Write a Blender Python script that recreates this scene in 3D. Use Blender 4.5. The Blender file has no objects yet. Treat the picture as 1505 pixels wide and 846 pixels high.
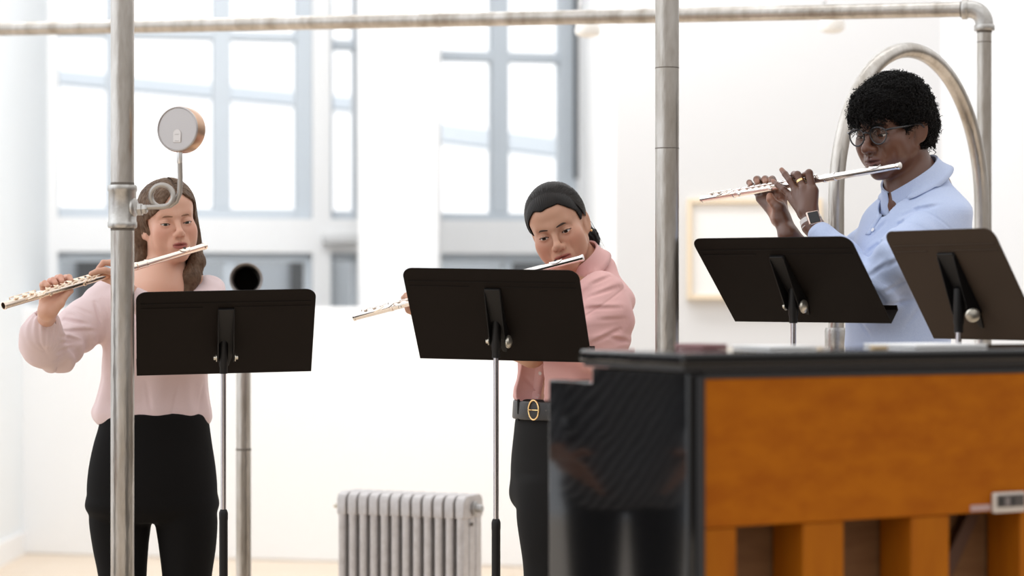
import bpy, bmesh, math, random
import numpy as np
from mathutils import Vector, Matrix
random.seed(7); rng = np.random.default_rng(5)
C = bpy.context.scene.collection
PI = math.pi
# ------------------------------------------------------------------ camera model
F = 3300.0; HZ = 440.0; CX = 752.5; ZC = 1.35
def W(px, py, Y): return Vector(((px-CX)*Y/F, Y, ZC-(py-HZ)*Y/F))
cam = bpy.data.cameras.new('camera'); camo = bpy.data.objects.new('camera', cam); C.objects.link(camo)
camo.location = (0, 0, ZC); camo.rotation_euler = (PI/2, 0, 0)
cam.sensor_width = 36; cam.lens = F/1505*36; cam.shift_y = -(423-HZ)/1505
cam.clip_start = .05; cam.clip_end = 200
cam.dof.use_dof = True; cam.dof.focus_distance = 5.95; cam.dof.aperture_fstop = 2.0
bpy.context.scene.camera = camo

# ------------------------------------------------------------------ helpers
def tag(o, label=None, cat=None, group=None, kind=None):
    if label: o['label'] = label
    if cat: o['category'] = cat
    if group: o['group'] = group
    if kind: o['kind'] = kind
    return o
def empty(name, loc=(0, 0, 0), label=None, cat=None, group=None):
    o = bpy.data.objects.new(name, None); o.location = loc; C.objects.link(o)
    o.empty_display_size = .1
    return tag(o, label, cat, group)
def frame_for(d):
    d = Vector(d).normalized()
    a = Vector((0, 0, 1)) if abs(d.z) < .9 else Vector((1, 0, 0))
    u = d.cross(a).normalized(); v = d.cross(u).normalized()
    return u, v
class MB:
    def __init__(s): s.v = []; s.f = []
    def add(s, vs, fs):
        b = len(s.v); s.v += [tuple(p) for p in vs]; s.f += [tuple(i+b for i in f) for f in fs]; return s
    def box(s, c, size, R=None):
        x, y, z = size[0]/2, size[1]/2, size[2]/2; c = Vector(c)
        vs = [Vector((i*x, j*y, k*z)) for i in (-1, 1) for j in (-1, 1) for k in (-1, 1)]
        if R is not None: vs = [R @ p for p in vs]
        return s.add([c+p for p in vs], [(0, 1, 3, 2), (4, 6, 7, 5), (0, 4, 5, 1), (2, 3, 7, 6), (0, 2, 6, 4), (1, 5, 7, 3)])
    def hexa(s, p8):   # bottom four then top four, same winding
        return s.add(p8, [(3, 2, 1, 0), (4, 5, 6, 7), (0, 1, 5, 4), (1, 2, 6, 5), (2, 3, 7, 6), (3, 0, 4, 7)])
    def tube(s, pts, r, n=16, caps=True, flat=None):
        pts = [Vector(p) for p in pts]; m = len(pts)
        rs = r if isinstance(r, (list, tuple, np.ndarray)) else [r]*m
        t0 = (pts[1]-pts[0]).normalized(); u, v = frame_for(t0); b = len(s.v); prev = t0
        for i, p in enumerate(pts):
            t = (pts[min(i+1, m-1)]-pts[max(i-1, 0)])
            t = t.normalized() if t.length > 1e-9 else prev
            q = prev.rotation_difference(t); u = q @ u; v = q @ v; prev = t
            fl = 1 if flat is None else flat
            for k in range(n):
                a = 2*PI*k/n; s.v.append(tuple(p+(u*math.cos(a)+v*math.sin(a)*fl)*rs[i]))
        for i in range(m-1):
            for k in range(n):
                a, c = b+i*n+k, b+i*n+(k+1) % n; s.f.append((a, a+n, c+n, c))
        if caps:
            s.f.append(tuple(b+k for k in range(n))); s.f.append(tuple(b+(m-1)*n+k for k in reversed(range(n))))
        return s
    def lathe(s, prof, o, axis, n=32):     # prof: (distance along axis, radius)
        o = Vector(o); d = Vector(axis).normalized(); u, v = frame_for(d); b = len(s.v)
        for (h, r) in prof:
            for k in range(n):
                a = 2*PI*k/n; s.v.append(tuple(o+d*h+(u*math.cos(a)+v*math.sin(a))*max(r, 1e-5)))
        m = len(prof)
        for i in range(m-1):
            for k in range(n):
                a, c = b+i*n+k, b+i*n+(k+1) % n; s.f.append((a, a+n, c+n, c))
        s.f.append(tuple(b+k for k in range(n))); s.f.append(tuple(b+(m-1)*n+k for k in reversed(range(n))))
        return s
    def sphere(s, c, r, n=12, sc=(1, 1, 1)):
        c = Vector(c); m = n//2; prof = [(-math.cos(PI*i/m), math.sin(PI*i/m)) for i in range(m+1)]
        b = len(s.v)
        for (h, q) in prof:
            for k in range(n):
                a = 2*PI*k/n; s.v.append((c.x+r*sc[0]*q*math.cos(a), c.y+r*sc[1]*q*math.sin(a), c.z+r*sc[2]*h))
        for i in range(m):
            for k in range(n):
                a, d = b+i*n+k, b+i*n+(k+1) % n; s.f.append((a, d, d+n, a+n))
        return s
    def prism(s, poly, origin, ex, ey, ez, t):  # polygon in ex,ey extruded by t along ez
        o = Vector(origin); ex, ey, ez = Vector(ex), Vector(ey), Vector(ez); n = len(poly)
        vs = [o+ex*a+ey*b for a, b in poly]+[o+ex*a+ey*b+ez*t for a, b in poly]
        return s.add(vs, [tuple(reversed(range(n))), tuple(range(n, 2*n))]+[(i, (i+1) % n, n+(i+1) % n, n+i) for i in range(n)])
    def build(s, name, mat, parent=None, smooth=35, bevel=0, seg=2):
        me = bpy.data.meshes.new(name); me.from_pydata(s.v, [], s.f); me.validate()
        bm = bmesh.new(); bm.from_mesh(me); bmesh.ops.recalc_face_normals(bm, faces=bm.faces); bm.to_mesh(me); bm.free()
        for m in (mat if isinstance(mat, list) else [mat]): me.materials.append(m)
        o = bpy.data.objects.new(name, me); C.objects.link(o)
        if smooth:
            me.polygons.foreach_set('use_smooth', [True]*len(me.polygons)); me.set_sharp_from_angle(angle=math.radians(smooth))
        if bevel:
            b = o.modifiers.new('bevel', 'BEVEL'); b.width = bevel; b.segments = seg; b.limit_method = 'ANGLE'; b.angle_limit = math.radians(40); b.harden_normals = False
        if parent:
            o.parent = parent; bpy.context.view_layer.update() if False else None
            o.matrix_parent_inverse = Matrix.Translation(-Vector(parent.location)) if parent.parent is None else Matrix.Identity(4)
        return o
def struct(o): o['kind'] = 'structure'; return o
def arc(c, u, v, r, a0, a1, n):
    return [Vector(c)+Vector(u)*r*math.cos(a0+(a1-a0)*i/n)+Vector(v)*r*math.sin(a0+(a1-a0)*i/n) for i in range(n+1)]

# ------------------------------------------------------------------ materials
def srgb(r, g, b):
    f = lambda c: (c/255/12.92 if c/255 <= .04045 else ((c/255+.055)/1.055)**2.4)
    return (f(r), f(g), f(b), 1)
MATS = {}
def mat(name, col, rough=.5, metal=0, var=None, vscale=20, bump=0, bscale=60, spec=.5, coat=0, stretch=(1, 1, 1), sheen=0, sss=0, sssr=(1, .35, .2), coordsys='Object', detail=5, attr=None):
    if name in MATS: return MATS[name]
    m = bpy.data.materials.new(name); m.use_nodes = True; nt = m.node_tree; N = nt.nodes; L = nt.links
    p = N['Principled BSDF']; p.inputs['Roughness'].default_value = rough; p.inputs['Metallic'].default_value = metal
    p.inputs['Specular IOR Level'].default_value = spec; p.inputs['Base Color'].default_value = col
    if coat: p.inputs['Coat Weight'].default_value = coat; p.inputs['Coat Roughness'].default_value = .04
    if sheen: p.inputs['Sheen Weight'].default_value = sheen
    if sss:
        p.inputs['Subsurface Weight'].default_value = sss; p.inputs['Subsurface Radius'].default_value = sssr; p.inputs['Subsurface Scale'].default_value = .006
    tc = N.new('ShaderNodeTexCoord'); mp = N.new('ShaderNodeMapping'); mp.inputs['Scale'].default_value = stretch
    L.new(tc.outputs[coordsys], mp.inputs['Vector'])
    base = None
    if var is not None:
        nz = N.new('ShaderNodeTexNoise'); nz.inputs['Scale'].default_value = vscale; nz.inputs['Detail'].default_value = detail; nz.inputs['Roughness'].default_value = .6
        L.new(mp.outputs[0], nz.inputs['Vector'])
        rp = N.new('ShaderNodeValToRGB'); rp.color_ramp.elements[0].position = .35; rp.color_ramp.elements[1].position = .68
        rp.color_ramp.elements[0].color = col; rp.color_ramp.elements[1].color = var
        L.new(nz.outputs['Fac'], rp.inputs[0]); base = rp.outputs[0]
    if attr:
        at = N.new('ShaderNodeAttribute'); at.attribute_name = attr
        if base is None: base = at.outputs['Color']
        else:
            mx = N.new('ShaderNodeMix'); mx.data_type = 'RGBA'; mx.blend_type = 'MULTIPLY'; mx.inputs[0].default_value = 1
            L.new(base, mx.inputs[6]); L.new(at.outputs['Color'], mx.inputs[7]); base = mx.outputs[2]
    if base is not None: L.new(base, p.inputs['Base Color'])
    if bump:
        n2 = N.new('ShaderNodeTexNoise'); n2.inputs['Scale'].default_value = bscale; n2.inputs['Detail'].default_value = 4
        L.new(mp.outputs[0], n2.inputs['Vector'])
        bp = N.new('ShaderNodeBump'); bp.inputs['Strength'].default_value = bump; bp.inputs['Distance'].default_value = .01
        L.new(n2.outputs['Fac'], bp.inputs['Height']); L.new(bp.outputs[0], p.inputs['Normal'])
    MATS[name] = m; return m
def glass_mat(name, tint=(1, 1, 1, 1), refl=.06):
    m = bpy.data.materials.new(name); m.use_nodes = True; nt = m.node_tree; N = nt.nodes; L = nt.links
    N.remove(N['Principled BSDF']); out = N['Material Output']
    t = N.new('ShaderNodeBsdfTransparent'); t.inputs[0].default_value = tint; g = N.new('ShaderNodeBsdfGlossy'); g.inputs['Roughness'].default_value = .02
    fr = N.new('ShaderNodeFresnel'); fr.inputs[0].default_value = 1.35; mx = N.new('ShaderNodeMixShader')
    L.new(fr.outputs[0], mx.inputs[0]); L.new(t.outputs[0], mx.inputs[1]); L.new(g.outputs[0], mx.inputs[2]); L.new(mx.outputs[0], out.inputs[0])
    return m
def g(v): return (v, v, v, 1)
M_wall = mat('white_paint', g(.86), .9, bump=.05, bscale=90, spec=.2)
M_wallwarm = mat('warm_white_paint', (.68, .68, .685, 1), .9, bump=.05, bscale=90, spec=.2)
M_frame = mat('window_frame_paint', (.56, .61, .66, 1), .5)
M_glass = glass_mat('window_glass')
M_galv = mat('galvanised_steel', (.58, .55, .515, 1), .30, .9, var=(.34, .30, .255, 1), vscale=16, stretch=(1, 1, .22), bump=.22, bscale=60, detail=10)
M_galvclean = mat('cast_galvanised_fitting', (.52, .505, .485, 1), .36, .85, var=(.38, .36, .33, 1), vscale=30, bump=.08, bscale=120)
M_seam = mat('dark_thread_seam', (.16, .14, .12, 1), .6, .5)
M_stand = mat('black_powder_coat', (.010, .0068, .0052, 1), .62, 0, bump=.05, bscale=400, spec=.12)
M_standb = mat('brown_black_powder_coat', (.052, .035, .024, 1), .6, 0, bump=.05, bscale=400, spec=.12)
M_blk = mat('matt_black_metal', (.006, .005, .005, 1), .5, spec=.35)
M_chrome = mat('chrome_tube', (.62, .58, .59, 1), .2, 1.0)
M_bolt = mat('zinc_bolt', (.62, .58, .5, 1), .35, .9)
M_silver = mat('silver_plate', (.93, .88, .84, 1), .16, 1.0)
M_gold = mat('gold_plate', (.95, .66, .32, 1), .2, 1.0)
M_rose = mat('warm_silver_plate', (.93, .80, .69, 1), .18, 1.0)
M_rosek = mat('warm_silver_keys', (.92, .77, .62, 1), .24, 1.0)
M_rad = mat('silver_radiator_paint', (.54, .515, .51, 1), .45, .35, var=(.46, .43, .42, 1), vscale=40, bump=.1, bscale=200)
M_piano = mat('black_polyester', (.004, .004, .0045, 1), .06, 0, spec=.5)
M_edge = mat('black_satin', (.012, .012, .014, 1), .3)
M_amber = mat('amber_wood', (.335, .098, .0035, 1), .5, var=(.27, .070, .0025, 1), vscale=3.2, stretch=(1.2, 8, 9), bump=.02, bscale=60, spec=.08)
M_amberv = mat('amber_post_wood', (.335, .105, .005, 1), .5, var=(.27, .075, .004, 1), vscale=3.2, stretch=(9, 8, 1.2), bump=.02, bscale=60, spec=.08)
M_sound = mat('soundboard_spruce', (.16, .08, .035, 1), .6, var=(.12, .055, .022, 1), vscale=4, stretch=(2, 2, 12), spec=.2)
M_rib = mat('dark_soundboard_rib', (.06, .022, .008, 1), .6)
M_floor = None

# ------------------------------------------------------------------ setting
def floor_mat():
    m = bpy.data.materials.new('pale_maple_boards'); m.use_nodes = True; nt = m.node_tree; N = nt.nodes; L = nt.links; p = N['Principled BSDF']
    p.inputs['Roughness'].default_value = .35
    tc = N.new('ShaderNodeTexCoord'); br = N.new('ShaderNodeTexBrick'); L.new(tc.outputs['Object'], br.inputs['Vector'])
    br.inputs['Scale'].default_value = 1; br.inputs['Brick Width'].default_value = 1.6; br.inputs['Row Height'].default_value = .09; br.inputs['Mortar Size'].default_value = .002
    br.inputs['Color1'].default_value = (.80, .67, .53, 1); br.inputs['Color2'].default_value = (.75, .61, .47, 1); br.inputs['Mortar'].default_value = (.5, .36, .24, 1)
    L.new(br.outputs[0], p.inputs['Base Color']); return m
struct(MB().box((0, 5, -.05), (16, 22, .1)).build('floor', floor_mat(), smooth=0))
# window wall: a vertical plane, receding towards the right
WA = Vector(((85-CX)/F*12.6, 12.6, 0)); WB = Vector(((850-CX)/F*13.25, 13.25, 0)); WT = (WB-WA).normalized(); WN = Vector((-WT.y, WT.x, 0))
def onwall(px, py):
    dx = (px-CX)/F   # ray (dx,1)*Y
    k = (WA.x-dx*WA.y)/(dx*WT.y-WT.x); p = WA+WT*k
    return k, ZC-(py-HZ)*p.y/F
ZT = 4.2
def wbox(mb, t0, t1, z0, z1, d0, d1):
    a = WA+WT*t0; b = WA+WT*t1
    q = [a+WN*d0, b+WN*d0, b+WN*d1, a+WN*d1]
    return mb.hexa([p+Vector((0, 0, z0)) for p in q]+[p+Vector((0, 0, z1)) for p in q])
T = lambda px: onwall(px, 300)[0]
Zs = (onwall(320, 322)[1]+onwall(700, 322)[1])/2       # sill of the tall windows
Zl1 = (onwall(320, 370)[1]+onwall(700, 373)[1])/2      # head of the low windows
Zl0 = .55
wl = MB()
for (a, b) in ((T(85)-1.3, T(85)), (T(460), T(486)), (T(526), T(643)), (T(850), T(850)+1.0)): wbox(wl, a, b, 0, ZT, 0, .28)
for (a, b) in ((T(85), T(460)), (T(486), T(526)), (T(643), T(850))):
    wbox(wl, a, b, 0, Zl0, 0, .28); wbox(wl, a, b, Zl1, Zs, 0, .28)
struct(wl.build('wall_back', M_wall, smooth=0))
struct(wbox(MB(), T(472), T(524), onwall(500, 358)[1], onwall(500, 345)[1], -.1, 0).build('trim_1', mat('grey_ledge_paint', (.66, .66, .66, 1), .8), bevel=.01))
wn = [0]
def window(px0, px1, z0, z1, mull, trans, left=10, right=20, bot=12, top=12):
    wn[0] += 1; root = empty('window_%d' % wn[0], WA+WT*T(px0)+Vector((0, 0, z0))); root['kind'] = 'structure'
    t0, t1 = T(px0), T(px1); u = (t1-t0)/(px1-px0)
    fr = MB()
    wbox(fr, t0, t0+left*u, z0, z1, .06, .2); wbox(fr, t1-right*u, t1, z0, z1, .06, .2)
    wbox(fr, t0+left*u, t1-right*u, z0, z0+bot*u, .06, .2); wbox(fr, t0+left*u, t1-right*u, z1-top*u, z1, .06, .2)
    fr.build('window_frame', M_frame, root, bevel=.006)
    for (a, b) in mull: wbox(MB(), T(a), T(b), z0+bot*u, z1-top*u, .07, .19).build('mullion', M_frame, root, bevel=.006)
    for (a, b) in trans: wbox(MB(), t0+left*u, t1-right*u, a, b, .075, .185).build('transom', M_frame, root, bevel=.006)
    wbox(MB(), t0+left*u*.5, t1-right*u*.5, z0+.02, z1-.02, .125, .133).build('pane', M_glass, root, smooth=0)
    return root
tz = lambda px, y0, y1: (onwall(px, y1)[1], onwall(px, y0)[1])
window(85, 460, Zs, ZT-.1, ((157, 172), (315, 341)), [tz(300, 42, 55)], left=2, right=23, bot=15)
window(486, 526, Zs, ZT-.1, (), [tz(505, 56, 70)], left=6, right=2, bot=13)
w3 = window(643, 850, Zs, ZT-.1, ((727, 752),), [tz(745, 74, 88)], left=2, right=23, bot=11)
wbox(MB(), T(846.5), T(850.5), onwall(848, 262)[1], ZT-.12, .0, .06).build('dark_edge_strip', mat('dark_grey_strip', (.10, .11, .12, 1), .6), w3, smooth=0)  # narrow dark grey strip along the window's right edge
window(85, 460, Zl0, Zl1, ((157, 172), (330, 347)), [], left=4, right=8, bot=12, top=14)
window(486, 526, Zl0, Zl1, (), [], left=4, right=3, bot=12, top=12)
window(643, 850, Zl0, Zl1, ((745, 757),), [], left=4, right=8, bot=12, top=12)
# low partition in front of the windows, pillar, left wall, right walls
p0 = W(33, 812, 11.93); p0.z = 0; p1 = W(852, 0, 11.28); p1.z = 0
tt = (p1-p0).normalized(); nn = Vector((-tt.y, tt.x, 0)); ztop = 1.312
q = [p0-tt*.02, p1, p1+nn*.2, p0-tt*.02+nn*.2]
struct(MB().hexa([a for a in q]+[a+Vector((0, 0, ztop)) for a in q]).build('wall_low', M_wall, smooth=0, bevel=.01))
pc = W(584, 0, 11.9)
struct(MB().box((pc.x, 12.25, ZT/2), (.43, .5, ZT)).build('pillar', M_wall, smooth=0, bevel=.015))
xl = p0.x
struct(MB().box((xl-.1, 10.6, ZT/2), (.2, 4.6, ZT)).build('wall_left', mat('cool_white_paint', (.80, .83, .85, 1), .9, spec=.2), smooth=0))
struct(MB().box((xl+.008, 10.4, .06), (.016, 4.2, .12)).build('baseboard_left', M_wall, smooth=0))
a = Vector((.405, 13.6, 0)); b = Vector(((905-CX)/F*9.6, 9.6, 0)); c = Vector(((1383-CX)/F*9.6, 9.6, 0)); d = Vector((2.35, 8.75, 0))
def slab(p, q, th, name, m):
    t = (q-p).normalized(); n = Vector((-t.y, t.x, 0))
    r = [p, q, q+n*th, p+n*th]
    return struct(MB().hexa(r+[v+Vector((0, 0, ZT)) for v in r]).build(name, m, smooth=0))
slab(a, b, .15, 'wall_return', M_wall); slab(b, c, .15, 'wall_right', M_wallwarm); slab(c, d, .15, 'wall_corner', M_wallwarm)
# picture frame on the right wall
pf = empty('picture_frame', W(1107, 366, 9.6), 'pale wooden picture frame hanging on the white wall behind the right-hand music stands', 'picture frame')
Zp1, Zp0 = W(0, 292, 9.6).z, W(0, 440, 9.6).z; X0, X1 = W(1009, 0, 9.6).x, W(1207, 0, 9.6).x
m = MB(); y = 9.58; k = .022
for (cx_, cz_, sx, sz) in (((X0+k/2), (Zp0+Zp1)/2, k, Zp1-Zp0), (X1-k/2, (Zp0+Zp1)/2, k, Zp1-Zp0), ((X0+X1)/2, Zp0+k/2, X1-X0-2*k, k), ((X0+X1)/2, Zp1-k/2, X1-X0-2*k, k)):
    m.box((cx_, y, cz_), (sx, .04, sz))
m.build('frame', mat('pale_ash_wood', (.78, .66, .50, 1), .5), pf, bevel=.002)
MB().box(((X0+X1)/2, y+.006, (Zp0+Zp1)/2), (X1-X0-2*k, .02, Zp1-Zp0-2*k)).build('sheet', mat('white_sheet', (.86, .85, .83, 1), .8), pf, smooth=0)
# outside: neighbouring building low down, and a sloping roof edge seen through the tall panes
m_ext = mat('hazy_grey_cladding', (.30, .33, .36, 1), .8); m_ext2 = mat('hazy_grey_roof', (.62, .68, .74, 1), .8)
be = empty('neighbouring_building', (-1, 19, 0), 'grey building outside, seen through the low window panes', 'building')
MB().box((-1.2, 20, .3), (12, 2, 2.9)).build('wall', m_ext, be, smooth=0)
for xx in (-3.5, -1.7, .1): MB().box((xx, 18.97, .9), (.35, .1, 1.6)).build('window', mat('dark_far_window', (.05, .055, .06, 1), .3), be, smooth=0)
def strip(px0, y0, px1, y1, Y0, Y1, th, name, label):
    A = W(px0, y0, Y0); B = W(px1, y1, Y1); t = (B-A).normalized(); up = Vector((0, 0, 1)); n = t.cross(up).normalized(); up = n.cross(t).normalized()
    r = [A-n*.15, B-n*.15, B+n*.15, A+n*.15]
    o = MB().hexa([v-up*th/2 for v in r]+[v+up*th/2 for v in r]).build(name, m_ext2, smooth=0); tag(o, label, 'roof beam'); return o
strip(20, 108, 560, 158, 21, 22, .13, 'roof_beam', 'pale grey roof beam sloping outside, behind the tall window above the left flutist')
strip(600, 190, 900, 228, 20, 20.6, .16, 'roof_beam', 'pale grey roof beam sloping outside, behind the tall window above the middle flutist')

# ------------------------------------------------------------------ pipework installation
def pipe_thing(name, label, loc): return empty(name, loc, label, 'pipe')
def groove(root, c, axis, r, wdt=.006):
    ax = Vector(axis).normalized(); return MB().lathe([(-wdt/2, r*1.0), (-wdt/4, r*1.012), (wdt/4, r*1.012), (wdt/2, r*1.0)], c, ax, 32).build('thread_seam', M_seam, root)
# left pole with tee, siphon and pressure gauge
Yp = 5.62; rp = .0292; X = W(180, 0, Yp).x; zt0, zt1 = W(0, 335, Yp).z, W(0, 272, Yp).z
lp = pipe_thing('steel_pole', 'galvanised steel pole carrying the pressure gauge, standing in front of the flutist on the left', (X, Yp, 0))
MB().tube([(X, Yp, 0), (X, Yp, zt0+.01)], rp, 40).build('lower_pipe', M_galv, lp)
MB().tube([(X, Yp, zt1-.01), (X, Yp, 3.2)], rp, 40).build('upper_pipe', M_galv, lp)
h = zt1-zt0
MB().lathe([(0, rp), (0, .0345), (.004, .0365), (.014, .0365), (.017, .0345), (h-.017, .0345), (h-.014, .0365), (h-.004, .0365), (h, .0345), (h, rp)], (X, Yp, zt0), (0, 0, 1), 40).build('tee_fitting', M_galvclean, lp)
zb = W(0, 305, Yp).z
MB().lathe([(.015, .021), (.026, .021), (.029, .024), (.034, .024), (.036, .02), (.037, .012)], (X, Yp, zb), (1, -.25, 0), 28).build('side_outlet', M_galvclean, lp)
groove(lp, (X, Yp, zt1+.002), (0, 0, 1), rp, .01); groove(lp, (X, Yp, zt0-.002), (0, 0, 1), rp, .01)
gq = empty('pressure_gauge', W(205, 304, Yp), 'round silver-backed pressure gauge on a looped tube screwed into the left pole', 'gauge')
Yg = Yp-.03
A = W(201.5, 308, Yg)
lc = W(238, 288, Yg)
pts = [A, W(212, 305, Yg), W(226, 304, Yg-.004)]
pts += [Vector((lc.x+.0285*math.cos(t), Yg-.006+.014*(i/26), lc.z+.0275*math.sin(t))) for i, t in enumerate(np.linspace(-PI/2, PI*1.42, 27))]
pts += [W(250, 302, Yg+.008), W(259, 296, Yg+.008), W(264, 284, Yg+.006), W(265, 262, Yg+.004), W(264.5, 240, Yg), W(264, 232, Yg)]
MB().tube(pts, .0064, 16).build('siphon_tube', mat('grey_steel_tube', (.42, .39, .36, 1), .35, .8), gq)
MB().lathe([(0, .010), (.003, .0165), (.012, .0165), (.014, .0125), (.022, .0125), (.026, .008)], A+Vector((.000, 0, 0)), (1, -.1, .05), 6).build('hex_nut', M_galvclean, gq, smooth=20)
s0 = W(264, 236, Yg)
MB().lathe([(-.008, .006), (-.004, .0075), (.022, .0075), (.026, .0065)], s0, (0, 0, 1), 20).build('union', mat('bright_steel', (.75, .74, .73, 1), .3, .9), gq)
MB().lathe([(.0, .0055), (.004, .0068), (.012, .0068), (.03, .005)], s0+Vector((0, 0, .025)), (0, 0, 1), 20).build('brass_stem', mat('brass', (.72, .42, .13, 1), .3, .95), gq)
gc = W(264, 190, Yg); gax = Vector((-.36, -1, .04)).normalized(); Rg = .0575
MB().lathe([(-.030, Rg*.96), (-.028, Rg), (.006, Rg), (.010, Rg*.97)], gc-gax*.0, gax, 64).build('bronze_case', mat('bronze_rim', (.55, .36, .25, 1), .28, .95), gq)
_m = MB().lathe([(.0, Rg*.95), (.010, Rg*.98), (.014, Rg*.965), (.0145, Rg*.93), (.0115, Rg*.90), (.0118, .001)], gc, gax, 64); gcov = _m.build('back_cover', mat('brushed_steel', (.46, .43, .42, 1), .36, .7, bump=.05, bscale=300), gq)
u = gax.cross(Vector((0, 0, 1))).normalized(); v = u.cross(gax).normalized()
poly = [(-.011, -.034), (.011, -.034)]+[(.011*math.cos(t), -.012+.011*math.sin(t)) for t in np.linspace(0, PI, 9)]
pc_ = gc-u*0.0+gax*.0115
MB().prism(poly, pc_, u, v, gax, .0022).build('relief_plug', mat('plug_steel', (.60, .56, .54, 1), .4, .6), gcov, bevel=.0008)
for zz in (-.014, -.030):
    for xx in (-.0045, -.0015, .0015, .0045): MB().box(pc_+v*zz+u*xx+gax*.0024, (.0022, .0006, .0010)).build('stamp_mark', mat('stamp_grey', (.30, .28, .27, 1), .5, .6), gcov, smooth=0)
# right pole
Yr = 5.66; X = W(980.5, 0, Yr).x
o = empty('steel_pole', (X, Yr, 0), 'plain galvanised steel pole standing behind the end of the piano', 'pipe')
MB().tube([(X, Yr, 0), (X, Yr, 3.2)], .0300, 40).build('pipe', M_galv, o)
for py in (100, 218): groove(o, (X, Yr, W(0, py, Yr).z), (0, 0, 1), .0300, .003)
# overhead rail with corner elbow and drop
A = W(-60, 44, 8.05); A = A+(A-W(1424, 13.5, 6.98))*.02; B = W(1424, 13.5, 6.98); ro = .024
oh = empty('overhead_pipe', B, 'long galvanised pipe running overhead and turning down at a corner elbow on the right', 'pipe')
MB().tube([A, B], ro, 32).build('horizontal_pipe', M_galv, oh)
dirr = (B-A).normalized(); EX = W(1447, 13, 6.97)
Bz = Vector((EX.x, EX.y, B.z))
ctr = Vector((B.x, B.y, B.z-.047)); pts = [B-dirr*.012]+arc(ctr, dirr, Vector((0, 0, 1)), .047, PI/2, 0, 14); pts.append(pts[-1]-Vector((0, 0, .012)))
MB().tube(pts, .0275, 28).build('elbow', M_galvclean, oh)
for p, ax in ((pts[0], dirr), (pts[-1], Vector((0, 0, 1)))):
    MB().lathe([(-.009, .0275), (-.009, .0305), (-.006, .032), (.006, .032), (.009, .0305), (.009, .0275)], p, ax, 28).build('elbow_collar', M_galvclean, oh)
groove(oh, pts[0]-dirr*.01, dirr, ro*1.03, .008)
e = pts[-1]; MB().tube([e, (e.x, e.y, 0)], .0222, 32).build('drop_pipe', M_galv, oh)
groove(oh, (e.x, e.y, e.z-.012), (0, 0, 1), .023, .008); groove(oh, (e.x, e.y, W(0, 62, e.y).z), (0, 0, 1), .0222, .003)
# hangers with round lamps
for (px, py, lab) in ((857, 30, 'small white ceiling-rail lamp under the overhead pipe, beside the right-hand window'), (1216, 24, 'small white ceiling-rail lamp behind the overhead pipe, above the hoop pipe')):
    Y = 8.6; r_ = empty('spot_lamp', W(px, py, Y), lab, 'lamp')
    c_ = W(px+7, py+14, Y)
    MB().tube([W(px-5, py-22, Y), W(px-5, py+2, Y)], .008, 12).build('bracket', mat('grey_bracket', (.55, .55, .55, 1), .5), r_)
    MB().tube([W(px-5, -120, Y), W(px-5, py-20, Y)], .004, 10).build('rod', M_wall, r_)
    MB().lathe([(0, .02), (.01, .045), (.035, .05), (.05, .044), (.058, .02)], c_+Vector((0, 0, .03)), (0, 0, -1), 28).build('lamp_body', mat('white_lamp', (.9, .88, .84, 1), .4), r_)
# hoop pipe: U bend seen obliquely
hp = empty('hoop_pipe', (W(1335, 0, 6.5).x, 6.5, 0), 'galvanised pipe bent into a tall hoop behind the flutist in blue', 'pipe')
L = W(1229, 0, 6.25); Rr = W(1443, 0, 6.75)
cxy = (L+Rr)/2; du = (Rr-L)/2
za = W(0, 74, 6.5).z
zs = W(0, 300, 6.5).z
pts = [Vector((L.x, L.y, 0))]+[Vector((L.x, L.y, zz)) for zz in np.linspace(.5, zs-.1, 4)]
pts += [Vector((cxy.x+du.x*math.cos(t), cxy.y+du.y*math.cos(t), zs+(za-zs)*math.sin(t))) for t in np.linspace(PI, 0, 60)]
pts += [Vector((Rr.x, Rr.y, zz)) for zz in np.linspace(zs-.1, .5, 4)]+[Vector((Rr.x, Rr.y, 0))]
MB().tube(pts, .0222, 32).build('bent_pipe', M_galv, hp)
MB().lathe([(0, .022), (0, .03), (.008, .032), (.05, .032), (.058, .03), (.058, .022)], (L.x, L.y, W(0, 512, 6.25).z), (0, 0, 1), 28).build('coupling', M_galvclean, hp)
# horn-ended pipe behind the left stand
Yh = 7.3; X = W(358, 0, Yh).x; zc_ = W(0, 411, Yh).z
ho = empty('horn_pipe', (X, Yh, 0), 'upright pipe with an open flared mouth at the top, behind the left music stand', 'pipe')
MB().tube([(X, Yh, 0), (X, Yh, W(0, 660, Yh).z)], .0245, 32).build('lower_pipe', M_galv, ho); groove(ho, (X, Yh, W(0, 660, Yh).z), (0, 0, 1), .025, .006)
MB().tube([(X, Yh, W(0, 660, Yh).z), (X, Yh, zc_-.06)], .0235, 32).build('upper_pipe', M_galv, ho)
hx = W(362, 411, Yh-.1)
n_ = Vector((.05, -1, .03)).normalized(); pts = []; rs = []
for t in np.linspace(0, 1, 16):
    a_ = t*PI/2; pts.append(Vector((X+(hx.x-X)*t, Yh-.09*(1-math.cos(a_)), zc_-.06+.06*math.sin(a_)))); rs.append(.028+.012*t)
mb = MB(); mb.tube(pts, rs, 32, caps=False)
mb.build('elbow', M_galvclean, ho)
MB().lathe([(-.061, .001), (-.058, .037), (-.03, .038), (.0, .046), (.02, .052), (.03, .0535), (.033, .052), (.030, .046), (.01, .042), (-.04, .036), (-.06, .001)], pts[-1]-n_*.005, n_, 40).build('flared_mouth', mat('dull_steel_horn', (.22, .20, .19, 1), .4, .8), ho)
MB().lathe([(-.038, .0355), (-.036, .036), (.006, .0415), (.009, .0418), (-.030, .034), (-.034, .001)], pts[-1]-n_*.004, n_, 40).build('bore_shade', mat('bore_shade_black', (.004, .0035, .003, 1), .9, spec=0), ho)  # black insert: the shade inside the open mouth, put in as colour

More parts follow.
